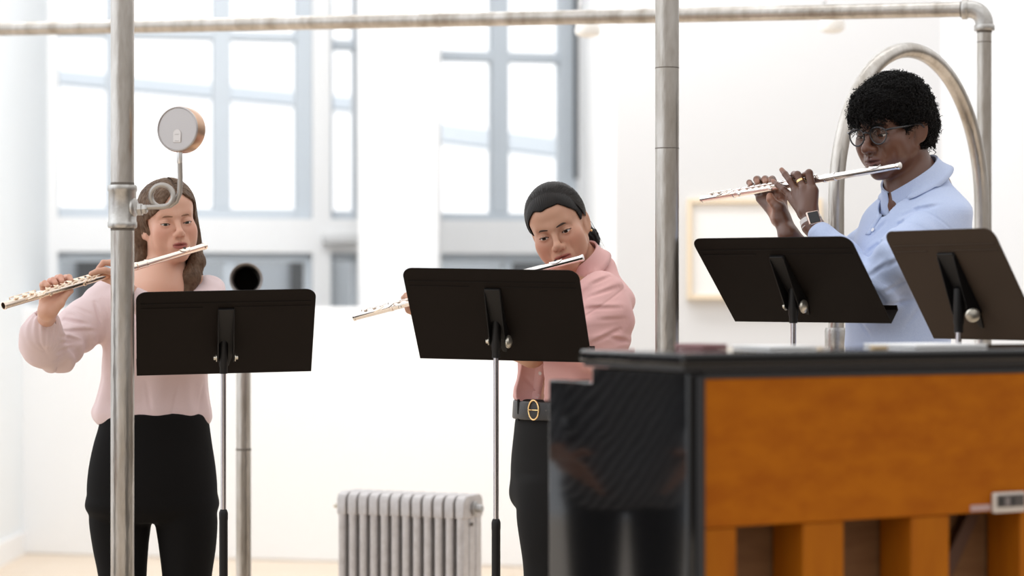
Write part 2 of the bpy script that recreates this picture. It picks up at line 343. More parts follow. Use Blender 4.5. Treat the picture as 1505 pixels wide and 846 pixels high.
# ------------------------------------------------------------------ radiator
ra = math.radians(-24); Yd = 7.55; o0 = W(494, 722, Yd); ru = Vector((math.cos(ra), math.sin(ra), 0)); rn = Vector((-ru.y, ru.x, 0))
hR = o0.z; rad = empty('radiator', (o0.x, o0.y, 0), 'silver cast-iron column radiator with twelve sections standing on the floor by the low wall', 'radiator')
npitch = 12; pitch = .0400
for k in range(npitch):
    b = Vector((o0.x, o0.y, 0))+ru*(pitch*(k+.5))
    mb = MB()
    for j in range(3):   # three columns front to back
        c_ = b+rn*(.022+.050*j); s_ = .0105
        prof = [(-.0135, -.021), (-.006, -.0235), (.006, -.0235), (.0135, -.021), (.0135, .021), (.006, .0235), (-.006, .0235), (-.0135, .021)]
        prof = [(x_*.95, y_) for x_, y_ in prof]
        mb.prism(prof, c_+Vector((0, 0, .10)), ru, rn, Vector((0, 0, 1)), hR-.165)
    # top and bottom headers with rounded profile, joined hubs
    for (z0, z1, up) in ((hR-.075, hR, 1), (.06, .115, -1)):
        pr = [(-.002, z0), (.146, z0), (.146, z1-.022*up if up > 0 else z1), (.138, z1-.007), (.12, z1), (.024, z1), (.006, z1-.007), (-.002, z1-.022 if up > 0 else z1)]
        mb.prism([(p_[0], p_[1]) for p_ in pr], b-ru*.0165, rn, Vector((0, 0, 1)), ru, .033)
    if k in (0, npitch-1):
        for j in (0, 2): mb.box(b+rn*(.022+.05*j)+Vector((0, 0, .05)), (.026, .03, .1))
    mb.build('section', M_rad, rad, bevel=.005)
for z_ in (hR-.045, .09):
    MB().tube([Vector((o0.x, o0.y, z_))+rn*.072, Vector((o0.x, o0.y, z_))+rn*.072+ru*(pitch*npitch)], .018, 20).build('header_tube', M_rad, rad)
e = Vector((o0.x, o0.y, hR-.045))+rn*.072+ru*(pitch*npitch-.003)
MB().lathe([(0, .020), (.004, .024), (.010, .024), (.012, .014), (.030, .014), (.032, .011)], e, ru, 8).build('end_plug', mat('grey_plug', (.42, .41, .40, 1), .4, .7), rad, smooth=20)
MB().lathe([(0, .006), (.006, .006), (.007, .004)], e+Vector((0, 0, -.05))-rn*.02, ru, 12).build('air_valve', M_seam, rad)
MB().lathe([(0, .005), (.015, .005), (.016, .008), (.022, .008)], Vector((o0.x, o0.y, hR-.05))+rn*.03, -ru, 12).build('bleed_screw', M_bolt, rad)

# ------------------------------------------------------------------ music stands
def stand(q, w, h, label, name='music_stand', mcol=None, bolts=(1, 1), big=False, px_tube=None, sleeve_py=750, la=-PI/2):
    x, y, z, yaw, t, roll = q
    u = Vector((math.cos(yaw), math.sin(yaw), 0)); n = Vector((-math.sin(yaw), math.cos(yaw), 0))
    d = n*math.sin(t)+Vector((0, 0, -1))*math.cos(t)
    u2 = u*math.cos(roll)+d*math.sin(roll); d2 = d*math.cos(roll)-u*math.sin(roll)
    nd = u2.cross(d2).normalized()
    if nd.y < 0 and abs(nd.y) > .01: nd = -nd    # towards the player
    c = Vector((x, y, z)); mcol = mcol or M_stand
    pv = c+d2*.062-nd*.030
    X, Y = (pv.x, pv.y)
    if px_tube is not None: X = (px_tube-CX)*Y/F
    root = empty(name, (X, Y, 0), label, 'music stand', 'music stands')
    r = .028; poly = []
    for (cx_, cy_, a0, a1) in ((-w/2+r, -h/2+r, PI, 1.5*PI), (w/2-r, -h/2+r, 1.5*PI, 2*PI)):
        poly += [(cx_+r*math.cos(a), cy_+r*math.sin(a)) for a in np.linspace(a0, a1, 9)]
    poly += [(w/2, h/2), (-w/2, h/2)]
    dk = MB().prism(poly, c, u2, d2, nd, .003).build('desk', mcol, root, bevel=.0008)
    lip = MB().prism([(0, 0), (0, .003), (.048, .003), (.052, -.010), (.049, -.011), (.045, 0)], c+d2*(h/2)-u2*w/2, nd, d2, u2, w).build('ledge', mcol, dk, bevel=.0006)
    for (off, x0, x1) in ((.040, -w/2+.012, w/2-.012), (.056, .02, w/2-.012), (.056, -w/2+.012, -.06)):
        a_ = c-d2*(h/2-off); MB().tube([a_+u2*x0-nd*.0005, a_+u2*x1-nd*.0005], .0014, 8).build('crease', mcol, dk)
    bw = .020 if not big else .026
    # back bracket: a channel with two flanges
    br = MB()
    R = Matrix((u2, d2, nd)).transposed()
    L0, L1 = -h*.30, .075
    br.box(c+d2*((L0+L1)/2)-nd*.004, (bw*2, L1-L0, .008), R)
    for sx in (-1, 1):
        br.prism([(L0, 0), (L1, 0), (L1, .034), (L1-.02, .040), (L0+.01, .010)], c+u2*(sx*bw-.0015), d2, -nd, u2, .003)
    br.prism([(-.018, .075), (.018, .075), (.006, .118), (-.004, .116)], c+u2*.004-nd*.0005, u2, d2, -nd, .004)
    brk = br.build('bracket', M_blk, root, bevel=.0015)
    pz = Vector((X, Y, pv.z))
    hv = n   # horizontal
    MB().lathe([(-.030, .010), (-.030, .0125), (.05, .0125), (.055, .0105), (.072, .0105)], Vector((X, Y, pv.z+.03)), (0, 0, -1), 20).build('neck', M_blk, root)
    for sx, kd in ((-1, bolts[0]), (1, bolts[1])):
        if kd == 0: continue
        if kd == 1: MB().lathe([(0, .006), (.002, .010), (.004, .010), (.0045, .0055), (.010, .0055), (.011, .002)], pv+u2*(bw+.0015)*sx, u2*sx, 12).build('bolt', M_bolt, brk, smooth=20)
        else: MB().lathe([(0, .007), (.002, .015), (.006, .0175), (.010, .0155), (.014, .008), (.016, .002)], pv+u2*(bw+.0015)*sx, u2*sx-nd*(.8 if kd == 3 else 0), 24).build('bolt', M_bolt, brk)
    ztop_ = pv.z-.04; zs_ = W(0, sleeve_py, Y).z
    MB().tube([(X, Y, zs_-.05), (X, Y, ztop_)], .0070, 20).build('tube', M_chrome, root)
    MB().lathe([(0, .012), (.02, .012), (zs_-.13, .0112), (zs_-.125, .0118), (zs_-.11, .0118), (zs_-.105, .0105), (zs_-.1, .008)], (X, Y, .1), (0, 0, 1), 20).build('sleeve', M_blk, root)
    for k in range(3):
        a = yaw+la+k*2*PI/3; dv = Vector((math.cos(a), math.sin(a), 0))
        MB().tube([Vector((X, Y, .13))+dv*.008, Vector((X, Y, .09))+dv*.06, Vector((X, Y, .02))+dv*.2, Vector((X, Y, .010))+dv*.235], [.009, .009, .0085, .010], 12).build('leg', M_blk, root)
    return root
stand((-.747, 5.857, 1.264, .196, .745, -.028), .46, .294, 'black music stand in front of the flutist in the pale blouse, left of the radiator', px_tube=328.5, sleeve_py=748)
stand((-.038, 5.734, 1.31, -.258, .664, .022), .46, .294, 'black music stand in front of the flutist in the pink shirt, right of the radiator', bolts=(1, 2), px_tube=729, sleeve_py=762)
stand((.697, 5.635, 1.398, -.675, .781, .006), .46, .294, 'dark brown-black music stand below the hands of the flutist in blue', bolts=(1, 2), px_tube=1166, la=2.04)
stand((1.046, 5.226, 1.384, -1.0, .573, .001), .36, .30, 'lighter brown music stand beside the back of the flutist in blue, rightmost of the four', mcol=M_standb, bolts=(0, 3), big=True, px_tube=1409)

# ------------------------------------------------------------------ upright piano seen from behind
pa = math.radians(28); po = Vector((.325+.0, 4.0, 0)); pu = Vector((math.cos(pa), math.sin(pa), 0)); pd = Vector((-pu.y, pu.x, 0)); pz = Vector((0, 0, 1))
PN = empty('upright_piano', po, 'black upright piano turned backwards showing its amber wooden back and posts', 'piano')
PL = 1.5; R = Matrix((pu, pd, pz)).transposed()
def pb(x0, x1, y0, y1, z0, z1, name, m, bevel=.002, parent=PN):
    c_ = po+pu*((x0+x1)/2)+pd*((y0+y1)/2)+pz*((z0+z1)/2)
    return MB().box(c_, (x1-x0, y1-y0, z1-z0), R).build(name, m, parent, bevel=bevel)
zl = 1.209
for (x0, nm) in ((-.018, 'side_panel'), (PL-.015, 'side_panel')):
    poly = [(-.006, .05), (.34, .05), (.34, .58), (.40, .60), (.505, .63), (.505, 1.192), (.335, 1.192), (.335, zl+.012), (-.006, zl+.012)]
    MB().prism(poly, po+pu*x0, pd, pz, pu, .033).build(nm, M_piano, PN, bevel=.004)
pb(.015, PL-.015, .0, .33, zl+.004, zl+.014, 'top_frame', M_edge, .002)
pb(-.03, PL+.03, -.012, .345, zl+.014, zl+.022, 'lid_moulding', M_edge, .002)
pb(-.036, PL+.036, -.018, .352, zl+.022, zl+.046, 'lid', M_piano, .006)
pb(.0, .016, -.012, .02, .1, zl+.004, 'edge_strip', M_edge, .002)
pb(.017, PL-.017, -.004, .034, .942, zl-.001, 'back_panel', M_amber, .002)
pb(.017, PL-.017, -.006, .03, zl-.001, zl+.010, 'top_rail', M_edge, .002)
pb(.017, PL-.017, .0, .06, .06, .18, 'bottom_rail', M_amber, .002)
for (px0, px1) in ((1029, 1083), (1181, 1241), (1340, 1396), (1500, 1556), (1652, 1705)):
    def xat(px):
        dx = (px-CX)/F; return (po.x-dx*po.y)/(dx*pu.y-pu.x)
    pb(xat(px0), xat(px1), .0, .10, .17, .9425, 'back_post', M_amberv, .004)
pb(.02, PL-.02, .105, .115, .15, .95, 'soundboard', M_sound, .001)
for k in range(5):
    x0 = .14+k*.19+.55; zz = .94
    mb = MB(); mb.prism([(x0, zz), (x0+.035, zz), (x0-.42, .18), (x0-.455, .18)], po+pd*.082, pu, pz, pd, .022); mb.build('soundboard_rib', M_rib, PN, bevel=.002)
pb(.0, PL, .475, .505, .63, 1.19, 'front_panel', M_piano, .003)
pb(.015, PL-.015, .34, .505, 1.18, 1.19, 'shelf', M_piano, .003)
pb(.015, PL-.015, .325, .34, .06, 1.2, 'lower_panel', M_piano, .002)
# small number plate and tape
xp = (xat(1454), xat(1501)); zp = lambda px, py: None
def zat(px, py, off=-.006):
    dx = (px-CX)/F; k_ = xat(px); p_ = po+pu*k_; return ZC-(py-HZ)*p_.y/F
npz = empty('name_plate', po+pu*xp[0]+pz*zat(1478, 752), 'small silver plate with a dark smudged window, fixed to the back of the piano', 'plate')
pb(xp[0], xp[1], -.014, -.0045, zat(1478, 752), zat(1478, 722), 'frame', mat('silver_frame', (.55, .50, .46, 1), .4, .3), .003, npz)
pb(xp[0]+.008, xp[1]-.006, -.017, -.0135, zat(1478, 743), zat(1478, 726), 'dark_window', mat('dark_grey_window', (.06, .052, .05, 1), .4), .001, npz)
for k, (a_, b_) in enumerate(((.011, .019), (.024, .036), (.041, .048))): pb(xp[0]+a_, xp[0]+b_, -.0185, -.0165, zat(1478, 741), zat(1478, 729), 'smudged_mark', mat('mark%d' % (k % 2), ((.02, .018, .018, 1), (.16, .14, .14, 1))[k % 2], .5), 0, npz)
tag(pb(xat(1424), xat(1453), -.0058, -.004, zat(1440, 750), zat(1440, 741), 'tape_strip', mat('grey_tape', (.36, .25, .24, 1), .6), 0, None), 'short strip of greyish tape stuck beside the silver plate on the piano back', 'tape')
# sheets and small bits lying on the piano lid
zlid = zl+.046
def onlid(x0, x1, y0, y1, th, name, m, label, cat):
    o = pb(x0, x1, y0, y1, zlid+.0005, zlid+th, name, m, .001, None); tag(o, label, cat); return o
onlid(.62, .80, .16, .33, .006, 'paper_sheet', mat('white_paper', (.85, .84, .83, 1), .7), 'white paper lying on the piano lid below the brown music stand at the right', 'paper')
onlid(.41, .445, .02, .032, .008, 'brass_clip', mat('brass_clip', (.6, .42, .2, 1), .35, .8), 'small brass clip lying on the piano lid', 'clip')
onlid(.30, .41, .20, .33, .005, 'paper_sheet', mat('white_paper', (.85, .84, .83, 1), .7), 'white paper lying on the piano lid in front of the blue shirt', 'paper')
onlid(.16, .215, .22, .32, .010, 'notebook', mat('mauve_cover', (.25, .12, .12, 1), .6), 'thin mauve notebook lying on the piano lid near the pole', 'notebook')

# small silver tip at the right edge of the frame (another flute held out of view)
def solve_flute(head, foot, Yh, far, L=.67):
    A = W(head[0], head[1], Yh); best = None
    for Y in np.linspace(Yh, Yh+(.5 if far else -.5), 4000):
        e = abs((W(foot[0], foot[1], Y)-A).length-L)
        if best is None or e < best[0]: best = (e, Y)
    return A, W(foot[0], foot[1], best[1])
# ------------------------------------------------------------------ distance-field body builder
f32 = np.float32
def A3(*p): return np.array(p, f32)
def smin(a, b, k):
    h = np.maximum(k-np.abs(a-b), 0)/k; return np.minimum(a, b)-h*h*k*.25
def smax(a, b, k): return -smin(-a, -b, k)
def ell(P, c, r):
    q = P-A3(*c); r = A3(*r); k0 = np.linalg.norm(q/r, axis=1); k1 = np.linalg.norm(q/(r*r), axis=1)+1e-9; return k0*(k0-1)/k1
def sph(P, c, r): return np.linalg.norm(P-A3(*c), axis=1)-r
def cone(P, a, b, ra, rb):
    a = A3(*a); b = A3(*b); ba = b-a; q = P-a; t = np.clip(q@ba/(ba@ba+1e-12), 0, 1)
    return np.linalg.norm(q-t[:, None]*ba, axis=1)-(ra+(rb-ra)*t)
def gau(P, c, s):
    q = (P-A3(*c))/A3(*(s if hasattr(s, '__len__') else (s, s, s))); return np.exp(-.5*np.sum(q*q, axis=1))
def _h(i):
    n = (i[:, 0]*374761393+i[:, 1]*668265263+i[:, 2]*2147483647) & 0xffffffff
    n = ((n ^ (n >> 13))*1274126177) & 0xffffffff; return ((n ^ (n >> 16)) & 0xffff).astype(f32)/65535
def vn(P):
    i = np.floor(P).astype(np.int64); f = (P-i).astype(f32); u = f*f*(3-2*f); r = 0
    for dx in (0, 1):
        for dy in (0, 1):
            for dz in (0, 1):
                r = r+_h(i+np.array([dx, dy, dz]))*(u[:, 0] if dx else 1-u[:, 0])*(u[:, 1] if dy else 1-u[:, 1])*(u[:, 2] if dz else 1-u[:, 2])
    return r*2-1
def sparse_mesh(f, lo, hi, h, B=8, slack=1.35):
    lo = np.array(lo, f32); hi = np.array(hi, f32); nb = np.ceil((hi-lo)/(B*h)).astype(int)
    I = np.stack(np.meshgrid(*[np.arange(n) for n in nb], indexing='ij'), -1).reshape(-1, 3)
    cen = lo+(I+.5)*(B*h); d = np.concatenate([f(cen[i:i+60000].astype(f32)) for i in range(0, len(cen), 60000)])
    I = I[np.abs(d) < B*h*.87*slack+.002]
    off = np.stack(np.meshgrid(*[np.arange(B+1)]*3, indexing='ij'), -1).reshape(-1, 3)
    NY, NZ = (nb[1]*B+4), (nb[2]*B+4)
    key = lambda g: (g[:, 0].astype(np.int64)*NY+g[:, 1])*NZ+g[:, 2]
    K = []; V = []; Q = []
    for s in range(0, len(I), 250):
        b = I[s:s+250]*B; G = (b[:, None, :]+off[None])
        D = f((lo+G.reshape(-1, 3)*h).astype(f32)).reshape(len(b), B+1, B+1, B+1); S = D < 0
        cs = [D[:, i:i+B, j:j+B, k:k+B] for i in (0, 1) for j in (0, 1) for k in (0, 1)]
        st = np.stack(cs, -1); neg = (st < 0).sum(-1); act = (neg > 0) & (neg < 8); idx = np.argwhere(act)
        if len(idx) == 0: continue
        cv = st[act]; pos = np.zeros((len(idx), 3), f32); cnt = np.zeros(len(idx), f32)
        cor = np.array([(i, j, k) for i in (0, 1) for j in (0, 1) for k in (0, 1)], f32)
        for a in range(8):
            for c in range(a+1, 8):
                if np.abs(cor[a]-cor[c]).sum() != 1: continue
                m = (cv[:, a] < 0) != (cv[:, c] < 0); t = cv[:, a]/(cv[:, a]-cv[:, c]+1e-20)
                pos += np.where(m[:, None], cor[a]+(cor[c]-cor[a])*t[:, None], 0); cnt += m
        g = b[idx[:, 0]]+idx[:, 1:]; K.append(key(g)); V.append(lo+(g+pos/cnt[:, None])*h)
        for ax in range(3):
            s0 = S[:, :B, :B, :B]; s1 = [S[:, 1:, :B, :B], S[:, :B, 1:, :B], S[:, :B, :B, 1:]][ax]
            e = np.argwhere(s0 != s1)
            if len(e) == 0: continue
            ge = b[e[:, 0]]+e[:, 1:]; flip = s0[tuple(e.T)]
            u = np.zeros(3, int); v = np.zeros(3, int); u[(ax+1) % 3] = 1; v[(ax+2) % 3] = 1
            q = np.stack([key(ge-u-v), key(ge-v), key(ge), key(ge-u)], 1); q[~flip] = q[~flip][:, ::-1]; Q.append(q)
    K = np.concatenate(K); V = np.concatenate(V); Q = np.concatenate(Q); o = np.argsort(K); K = K[o]; V = V[o]
    j = np.minimum(np.searchsorted(K, Q), len(K)-1); ok = (K[j] == Q).all(1); Q = j[ok]
    V = V.astype(f32); e = h*.35
    def grad(V):
        gs = []
        for ax in range(3):
            dv = np.zeros(3, f32); dv[ax] = e; gs.append((fe(V+dv)-fe(V-dv))/(2*e))
        return np.stack(gs, 1)
    fe = lambda X: np.concatenate([f(X[i:i+60000]) for i in range(0, len(X), 60000)])
    g = grad(V); n2 = (g*g).sum(1)+1e-9; st = (fe(V)/n2)[:, None]*g; ln = np.linalg.norm(st, axis=1, keepdims=True)+1e-9
    V = V-st*np.minimum(1, h*.6/ln); g = grad(V); N = g/(np.linalg.norm(g, axis=1, keepdims=True)+1e-9)
    return V, Q, N
def mesh_obj(name, V, Q, N, m, parent, cols=None):
    me = bpy.data.meshes.new(name); me.vertices.add(len(V)); me.vertices.foreach_set('co', V.astype(f32).ravel())
    me.loops.add(len(Q)*4); me.loops.foreach_set('vertex_index', Q.astype(np.int32).ravel()); me.polygons.add(len(Q))
    me.polygons.foreach_set('loop_start', np.arange(0, len(Q)*4, 4, dtype=np.int32)); me.update(calc_edges=True)
    me.polygons.foreach_set('use_smooth', np.ones(len(Q), bool)); me.validate()
    for mm in (m if isinstance(m, list) else [m]): me.materials.append(mm)
    if cols is not None:
        a = me.color_attributes.new('tint', 'FLOAT_COLOR', 'POINT'); a.data.foreach_set('color', np.concatenate([cols, np.ones((len(V), 1))], 1).astype(f32).ravel())
    if N is not None: me.normals_split_custom_set_from_vertices([tuple(map(float, n)) for n in N])
    o = bpy.data.objects.new(name, me); C.objects.link(o)
    if parent:
        o.parent = parent; o.matrix_parent_inverse = Matrix.Translation(-Vector(parent.location)) if parent.parent is None else Matrix.Identity(4)
    return o
def loft(P, rings, cap=.0):
    """rings: rows (z, cx, cy, a, b, yaw) sorted by z; returns distance, angle, z"""
    R_ = np.array(rings, f32); z = P[:, 2]; zz = np.clip(z, R_[0, 0], R_[-1, 0])
    # smooth cubic-ish interpolation through denser resampling
    it = [np.interp(zz, R_[:, 0], R_[:, k]).astype(f32) for k in range(1, 6)]
    x = P[:, 0]-it[0]; y = P[:, 1]-it[1]; c, s = np.cos(it[4]), np.sin(it[4]); X = x*c+y*s; Y = -x*s+y*c
    k0 = np.sqrt((X/it[2])**2+(Y/it[3])**2)+1e-6; k1 = np.sqrt((X/it[2]**2)**2+(Y/it[3]**2)**2)+1e-6
    d = k0*(k0-1)/k1; d = np.where(k0 < .3, -np.minimum(it[2], it[3])*(1-k0), d)
    ang = np.arctan2(X/it[2], -Y/it[3])
    dz = np.maximum(R_[0, 0]-z, z-R_[-1, 0]); return smax(d, dz, .02), ang, z
def dense(rings, n=40):
    R_ = np.array(rings, float); R_ = R_[np.argsort(R_[:, 0])]; z = np.linspace(R_[0, 0], R_[-1, 0], n); out = [z]
    for k in range(1, R_.shape[1]):   # monotone-ish Catmull-Rom
        x = R_[:, 0]; y = R_[:, k]; m = np.gradient(y, x); i = np.clip(np.searchsorted(x, z)-1, 0, len(x)-2); hh = x[i+1]-x[i]; t = (z-x[i])/hh
        out.append((2*t**3-3*t**2+1)*y[i]+(t**3-2*t**2+t)*hh*m[i]+(-2*t**3+3*t**2)*y[i+1]+(t**3-t**2)*hh*m[i+1])
    return np.stack(out, 1)
# ------------------------------------------------------------------ head
def head_sdf(q, o):
    qm = q.copy(); qm[:, 0] = np.abs(q[:, 0]); x, y, z = qm.T
    jw = o.get('jaw', 1); ck = o.get('cheek', 0)
    d = ell(q, (0, .014, .030), (.0735, .092, .084))
    d = smin(d, ell(q, (0, -.030, -.028), (.0585*jw, .057, .073)), .03)
    d = smin(d, ell(q, (0, -.045, .045), (.058, .045, .045)), .025)
    d = smin(d, cone(qm, (.049*jw, -.002, -.055), (.014, -.066, -.095), .015, .0145), .03)
    d = smin(d, sph(q, (0, -.074, -.097), .0145), .022)
    d = smin(d, ell(qm, (.040*jw, -.060, -.026), (.024+ck, .022+ck, .024)), .028)
    d = smin(d, ell(qm, (.036*jw, -.050, -.056), (.022+ck, .022+ck, .026)), .03)
    d = smin(d, cone(qm, (.006, -.086, .017), (.036, -.073, .021), .0075, .007), .022)
    d += o.get('socket', .0075)*gau(qm, (.030, -.092, -.001), (.013, .02, .011))
    d += .003*gau(qm, (0, -.1, .004), (.006, .02, .008))
    nw = o.get('nosew', 1); nl = o.get('nosel', 1)
    nz = o.get('nosez', 0)
    d = smin(d, cone(q, (0, -.088, .008), (0, -.1065-.004*nl, -.033+nz), .0065, .0086), .014)
    d = smin(d, sph(q, (0, -.1075-.004*nl, -.0355+nz), .0095*nw), .009)
    d = smin(d, ell(qm, (.0108*nw, -.0995, -.0395+nz), (.0072, .010, .0075)), .007)
    d = smin(d, ell(q, (0, -.0845, -.066), (.027, .016, .022)), .02)
    # lids around the eyeball
    ec = (.0315, -.0745, -.002)
    lid = sph(qm, ec, .0136); d = smin(d, lid, .007)
    hw, hu, hl = .0142, o.get('hu', .0045), o.get('hl', .004)
    tx = (x-.0318)/hw; par = np.maximum(1-tx*tx, 0)
    zc = -.0025+.0012*tx-o.get('lid', .0)
    up = zc+hu*par; lo = zc-hl*par
    cut = np.maximum(np.maximum(z-up, lo-z), np.maximum(np.abs(x-.0318)-hw, y+.074))
    d = smax(d, -cut, .0018)
    crease = np.exp(-.5*((z-(up+.0042))/.0013)**2)*np.exp(-.5*(tx/.9)**4)*(y < -.07); d += .0011*crease
    # mouth
    ml = o.get('lips', 1); mw = o.get('mouthw', 1); mz = -.0655
    d = smin(d, cone(qm, (.0045, -.0990, mz+.0052), (.0225*mw, -.0865, mz+.0008), .0044*ml, .0022), .006)
    d = smin(d, cone(qm, (0, -.0975, mz-.0062), (.0185*mw, -.0885, mz-.0018), .0058*ml, .0028), .006)
    sl = np.exp(-.5*((z-mz-.004*(x/.024)**2*o.get('smile', 0))/.0014)**2)*np.exp(-.5*(x/(.0185*mw))**6)*(y < -.075); d += .0042*sl
    if o.get('blow'): d += .004*gau(q, (0, -.103, mz), (.005, .01, .0022))
    d += .0012*gau(q, (0, -.102, -.053), (.0028, .01, .006))
    d += .0022*gau(q, (0, -.096, -.080), (.016, .012, .004))
    d = smax(d, -sph(qm, (.0062*nw, -.1035, -.0475+nz), .0040), .003)
    d += o.get('smilefold', .0012)*gau(qm, (.031, -.077, -.052), (.003, .012, .013))
    # ear
    e = qm-A3(.0745, .014, -.012); a = .42; ca, sa = math.cos(a), math.sin(a)
    e2 = np.stack([e[:, 0]*ca-e[:, 1]*sa, e[:, 0]*sa+e[:, 1]*ca, e[:, 2]], 1)
    t = .22; e2 = np.stack([e2[:, 0], e2[:, 1]*math.cos(t)+e2[:, 2]*math.sin(t)*-1, e2[:, 2]*math.cos(t)+e2[:, 1]*math.sin(t)], 1)
    er = ell(e2, (0, 0, 0), (.0065, .0175, .0305)); er = smin(er, ell(e2, (-.002, -.008, -.024), (.005, .009, .012)), .006)
    er += .0055*gau(e2, (.006, -.002, .001), (.006, .0075, .014))
    d = smin(d, er, .006)
    return d
def rotm(yaw, pitch, roll):
    """columns are the head's local axes in the world: yaw>0 turns to picture right, pitch>0 looks down, roll>0 tips the crown to picture left"""
    R = Matrix.Rotation(roll, 3, Vector((0, -1, 0))).inverted() if False else Matrix.Rotation(-roll, 3, 'Y')
    return np.array(R @ Matrix.Rotation(yaw, 3, 'Z') @ Matrix.Rotation(pitch, 3, 'X'), f32)
class Head:
    def __init__(s, c, yaw, pitch, roll, sc, opt):
        s.c = np.array(c, f32); s.R = rotm(math.radians(yaw), math.radians(pitch), math.radians(roll)); s.s = sc; s.o = opt
    def loc(s, P): return ((P-s.c)@s.R)/s.s
    def wld(s, q): return (np.atleast_2d(np.array(q, f32))*s.s)@s.R.T+s.c
    def sdf(s, P):
        r = np.linalg.norm(P-s.c, axis=1)-.17*s.s; out = np.maximum(r, .03).astype(f32); m = r < .03
        if m.any(): out[m] = head_sdf(s.loc(P[m]), s.o)*s.s
        return out
    def surf(s, q, it=6):   # project local points onto the face
        q = np.array(q, f32)
        for _ in range(it):
            d = head_sdf(q, s.o); e = 5e-4; g = np.stack([(head_sdf(q+e*np.eye(3, dtype=f32)[k], s.o)-d)/e for k in range(3)], 1)
            q = q-(d/((g*g).sum(1)+1e-6))[:, None]*g
        return q, g/(np.linalg.norm(g, axis=1, keepdims=True)+1e-9)
def face_cols(H, V, skin, lip, blush):
    q = H.loc(V); x = np.abs(q[:, 0]); cols = np.tile(np.array(skin, f32), (len(V), 1)); near = (np.linalg.norm(q, axis=1) < .16)
    mz = -.0655; mw = H.o.get('mouthw', 1); ml = H.o.get('lips', 1)
    w_ = np.clip(1-(x/(.0245*mw))**2, 0, 1)
    up = .0095*ml*np.sqrt(w_)*(1-.12*np.exp(-.5*(x/.003)**2)); lo = .0115*ml*np.sqrt(w_)
    dz = q[:, 2]-mz
    m = (1/(1+np.exp(-(up-dz)/.0007)))*(1/(1+np.exp(-(dz+lo)/.0009)))*(q[:, 1] < -.078)*(w_ > 0)*near
    bl = gau(np.stack([x, q[:, 1], q[:, 2]], 1), (.043, -.066, -.026), (.018, .03, .018))*near
    bl = np.maximum(bl, .5*gau(q, (0, -.115, -.034), (.012, .02, .010))*near)
    cols = cols*(1-bl[:, None]*.55)+np.array(blush, f32)*bl[:, None]*.55
    cols = cols*(1-m[:, None])+np.array(lip, f32)*m[:, None]
    return cols
def eyes(H, parent, iris, gaze=(0, 0), lash=(.02, .012, .01, 1), brow=(.06, .035, .02, 1), brow_r=.0022, browz=.0165, lashr=.0011, arch=.0045):
    Mw = mat('eye_white', (.78, .74, .71, 1), .15); Mi = mat('iris_%d' % int(iris[0]*1000), iris, .1); Mp = mat('pupil', (.004, .004, .004, 1), .05)
    for s in (-1, 1):
        c = np.array((.0315*s, -.0745, -.002), f32); R = .0121
        d = np.array((math.sin(gaze[0]), -math.cos(gaze[0])*math.cos(gaze[1]), math.sin(gaze[1])), f32); d /= np.linalg.norm(d)
        wd = H.R@d; cw = H.wld(c)[0]; n = 24; m = 20
        mb = MB(); prof = [(math.cos(PI*i/m)*R*H.s, math.sin(PI*i/m)*R*H.s) for i in range(m+1)]
        mb.lathe(prof, cw, wd, n); o = mb.build('eye', [Mw, Mi, Mp], parent, smooth=180)
        for p in o.data.polygons:
            cc = np.array(p.center)-cw; a = math.acos(max(-1, min(1, float(cc@wd)/(np.linalg.norm(cc)+1e-9))))
            p.material_index = 2 if a < .22 else (1 if a < .50 else 0)
        hu = H.o.get('hu', .0045)
        xs = np.linspace(-.0138, .0145, 12); pts = []
        for x_ in xs:
            tx = x_/.0142; zc = -.0025+.0012*tx-H.o.get('lid', 0); pts.append(((.0318+x_)*s, -.0885+.010*tx*tx, zc+hu*max(1-tx*tx, 0)+.0006))
        q, nn = H.surf(pts, 3); mb = MB(); mb.tube([Vector(v) for v in H.wld(q+nn*.0006)], [lashr*H.s*(1-.6*abs(t)) for t in np.linspace(-1, 1, 12)], 6)
        mb.build('eyelashes', mat('lash_%d' % int(lash[0]*1000), lash, .7), parent)
        pts = [(s*(.0125+.033*t), -.095+.02*t, browz+arch*math.sin(min(t*1.25, 1)*PI*.62)-arch*1.1*max(0, t-.6)/.4) for t in np.linspace(0, 1, 14)]
        q, nn = H.surf(pts, 8); mb = MB()
        mb.tube([Vector(v) for v in H.wld(q-nn*brow_r*.55)], [brow_r*H.s*(.75+.45*math.sin(PI*min(t*1.1, 1)))*(1-.75*max(0, t-.55)/.45) for t in np.linspace(0, 1, 14)], 8)
        mb.build('eyebrow', mat('brow_%d' % int(brow[0]*1000), brow, .8), parent)
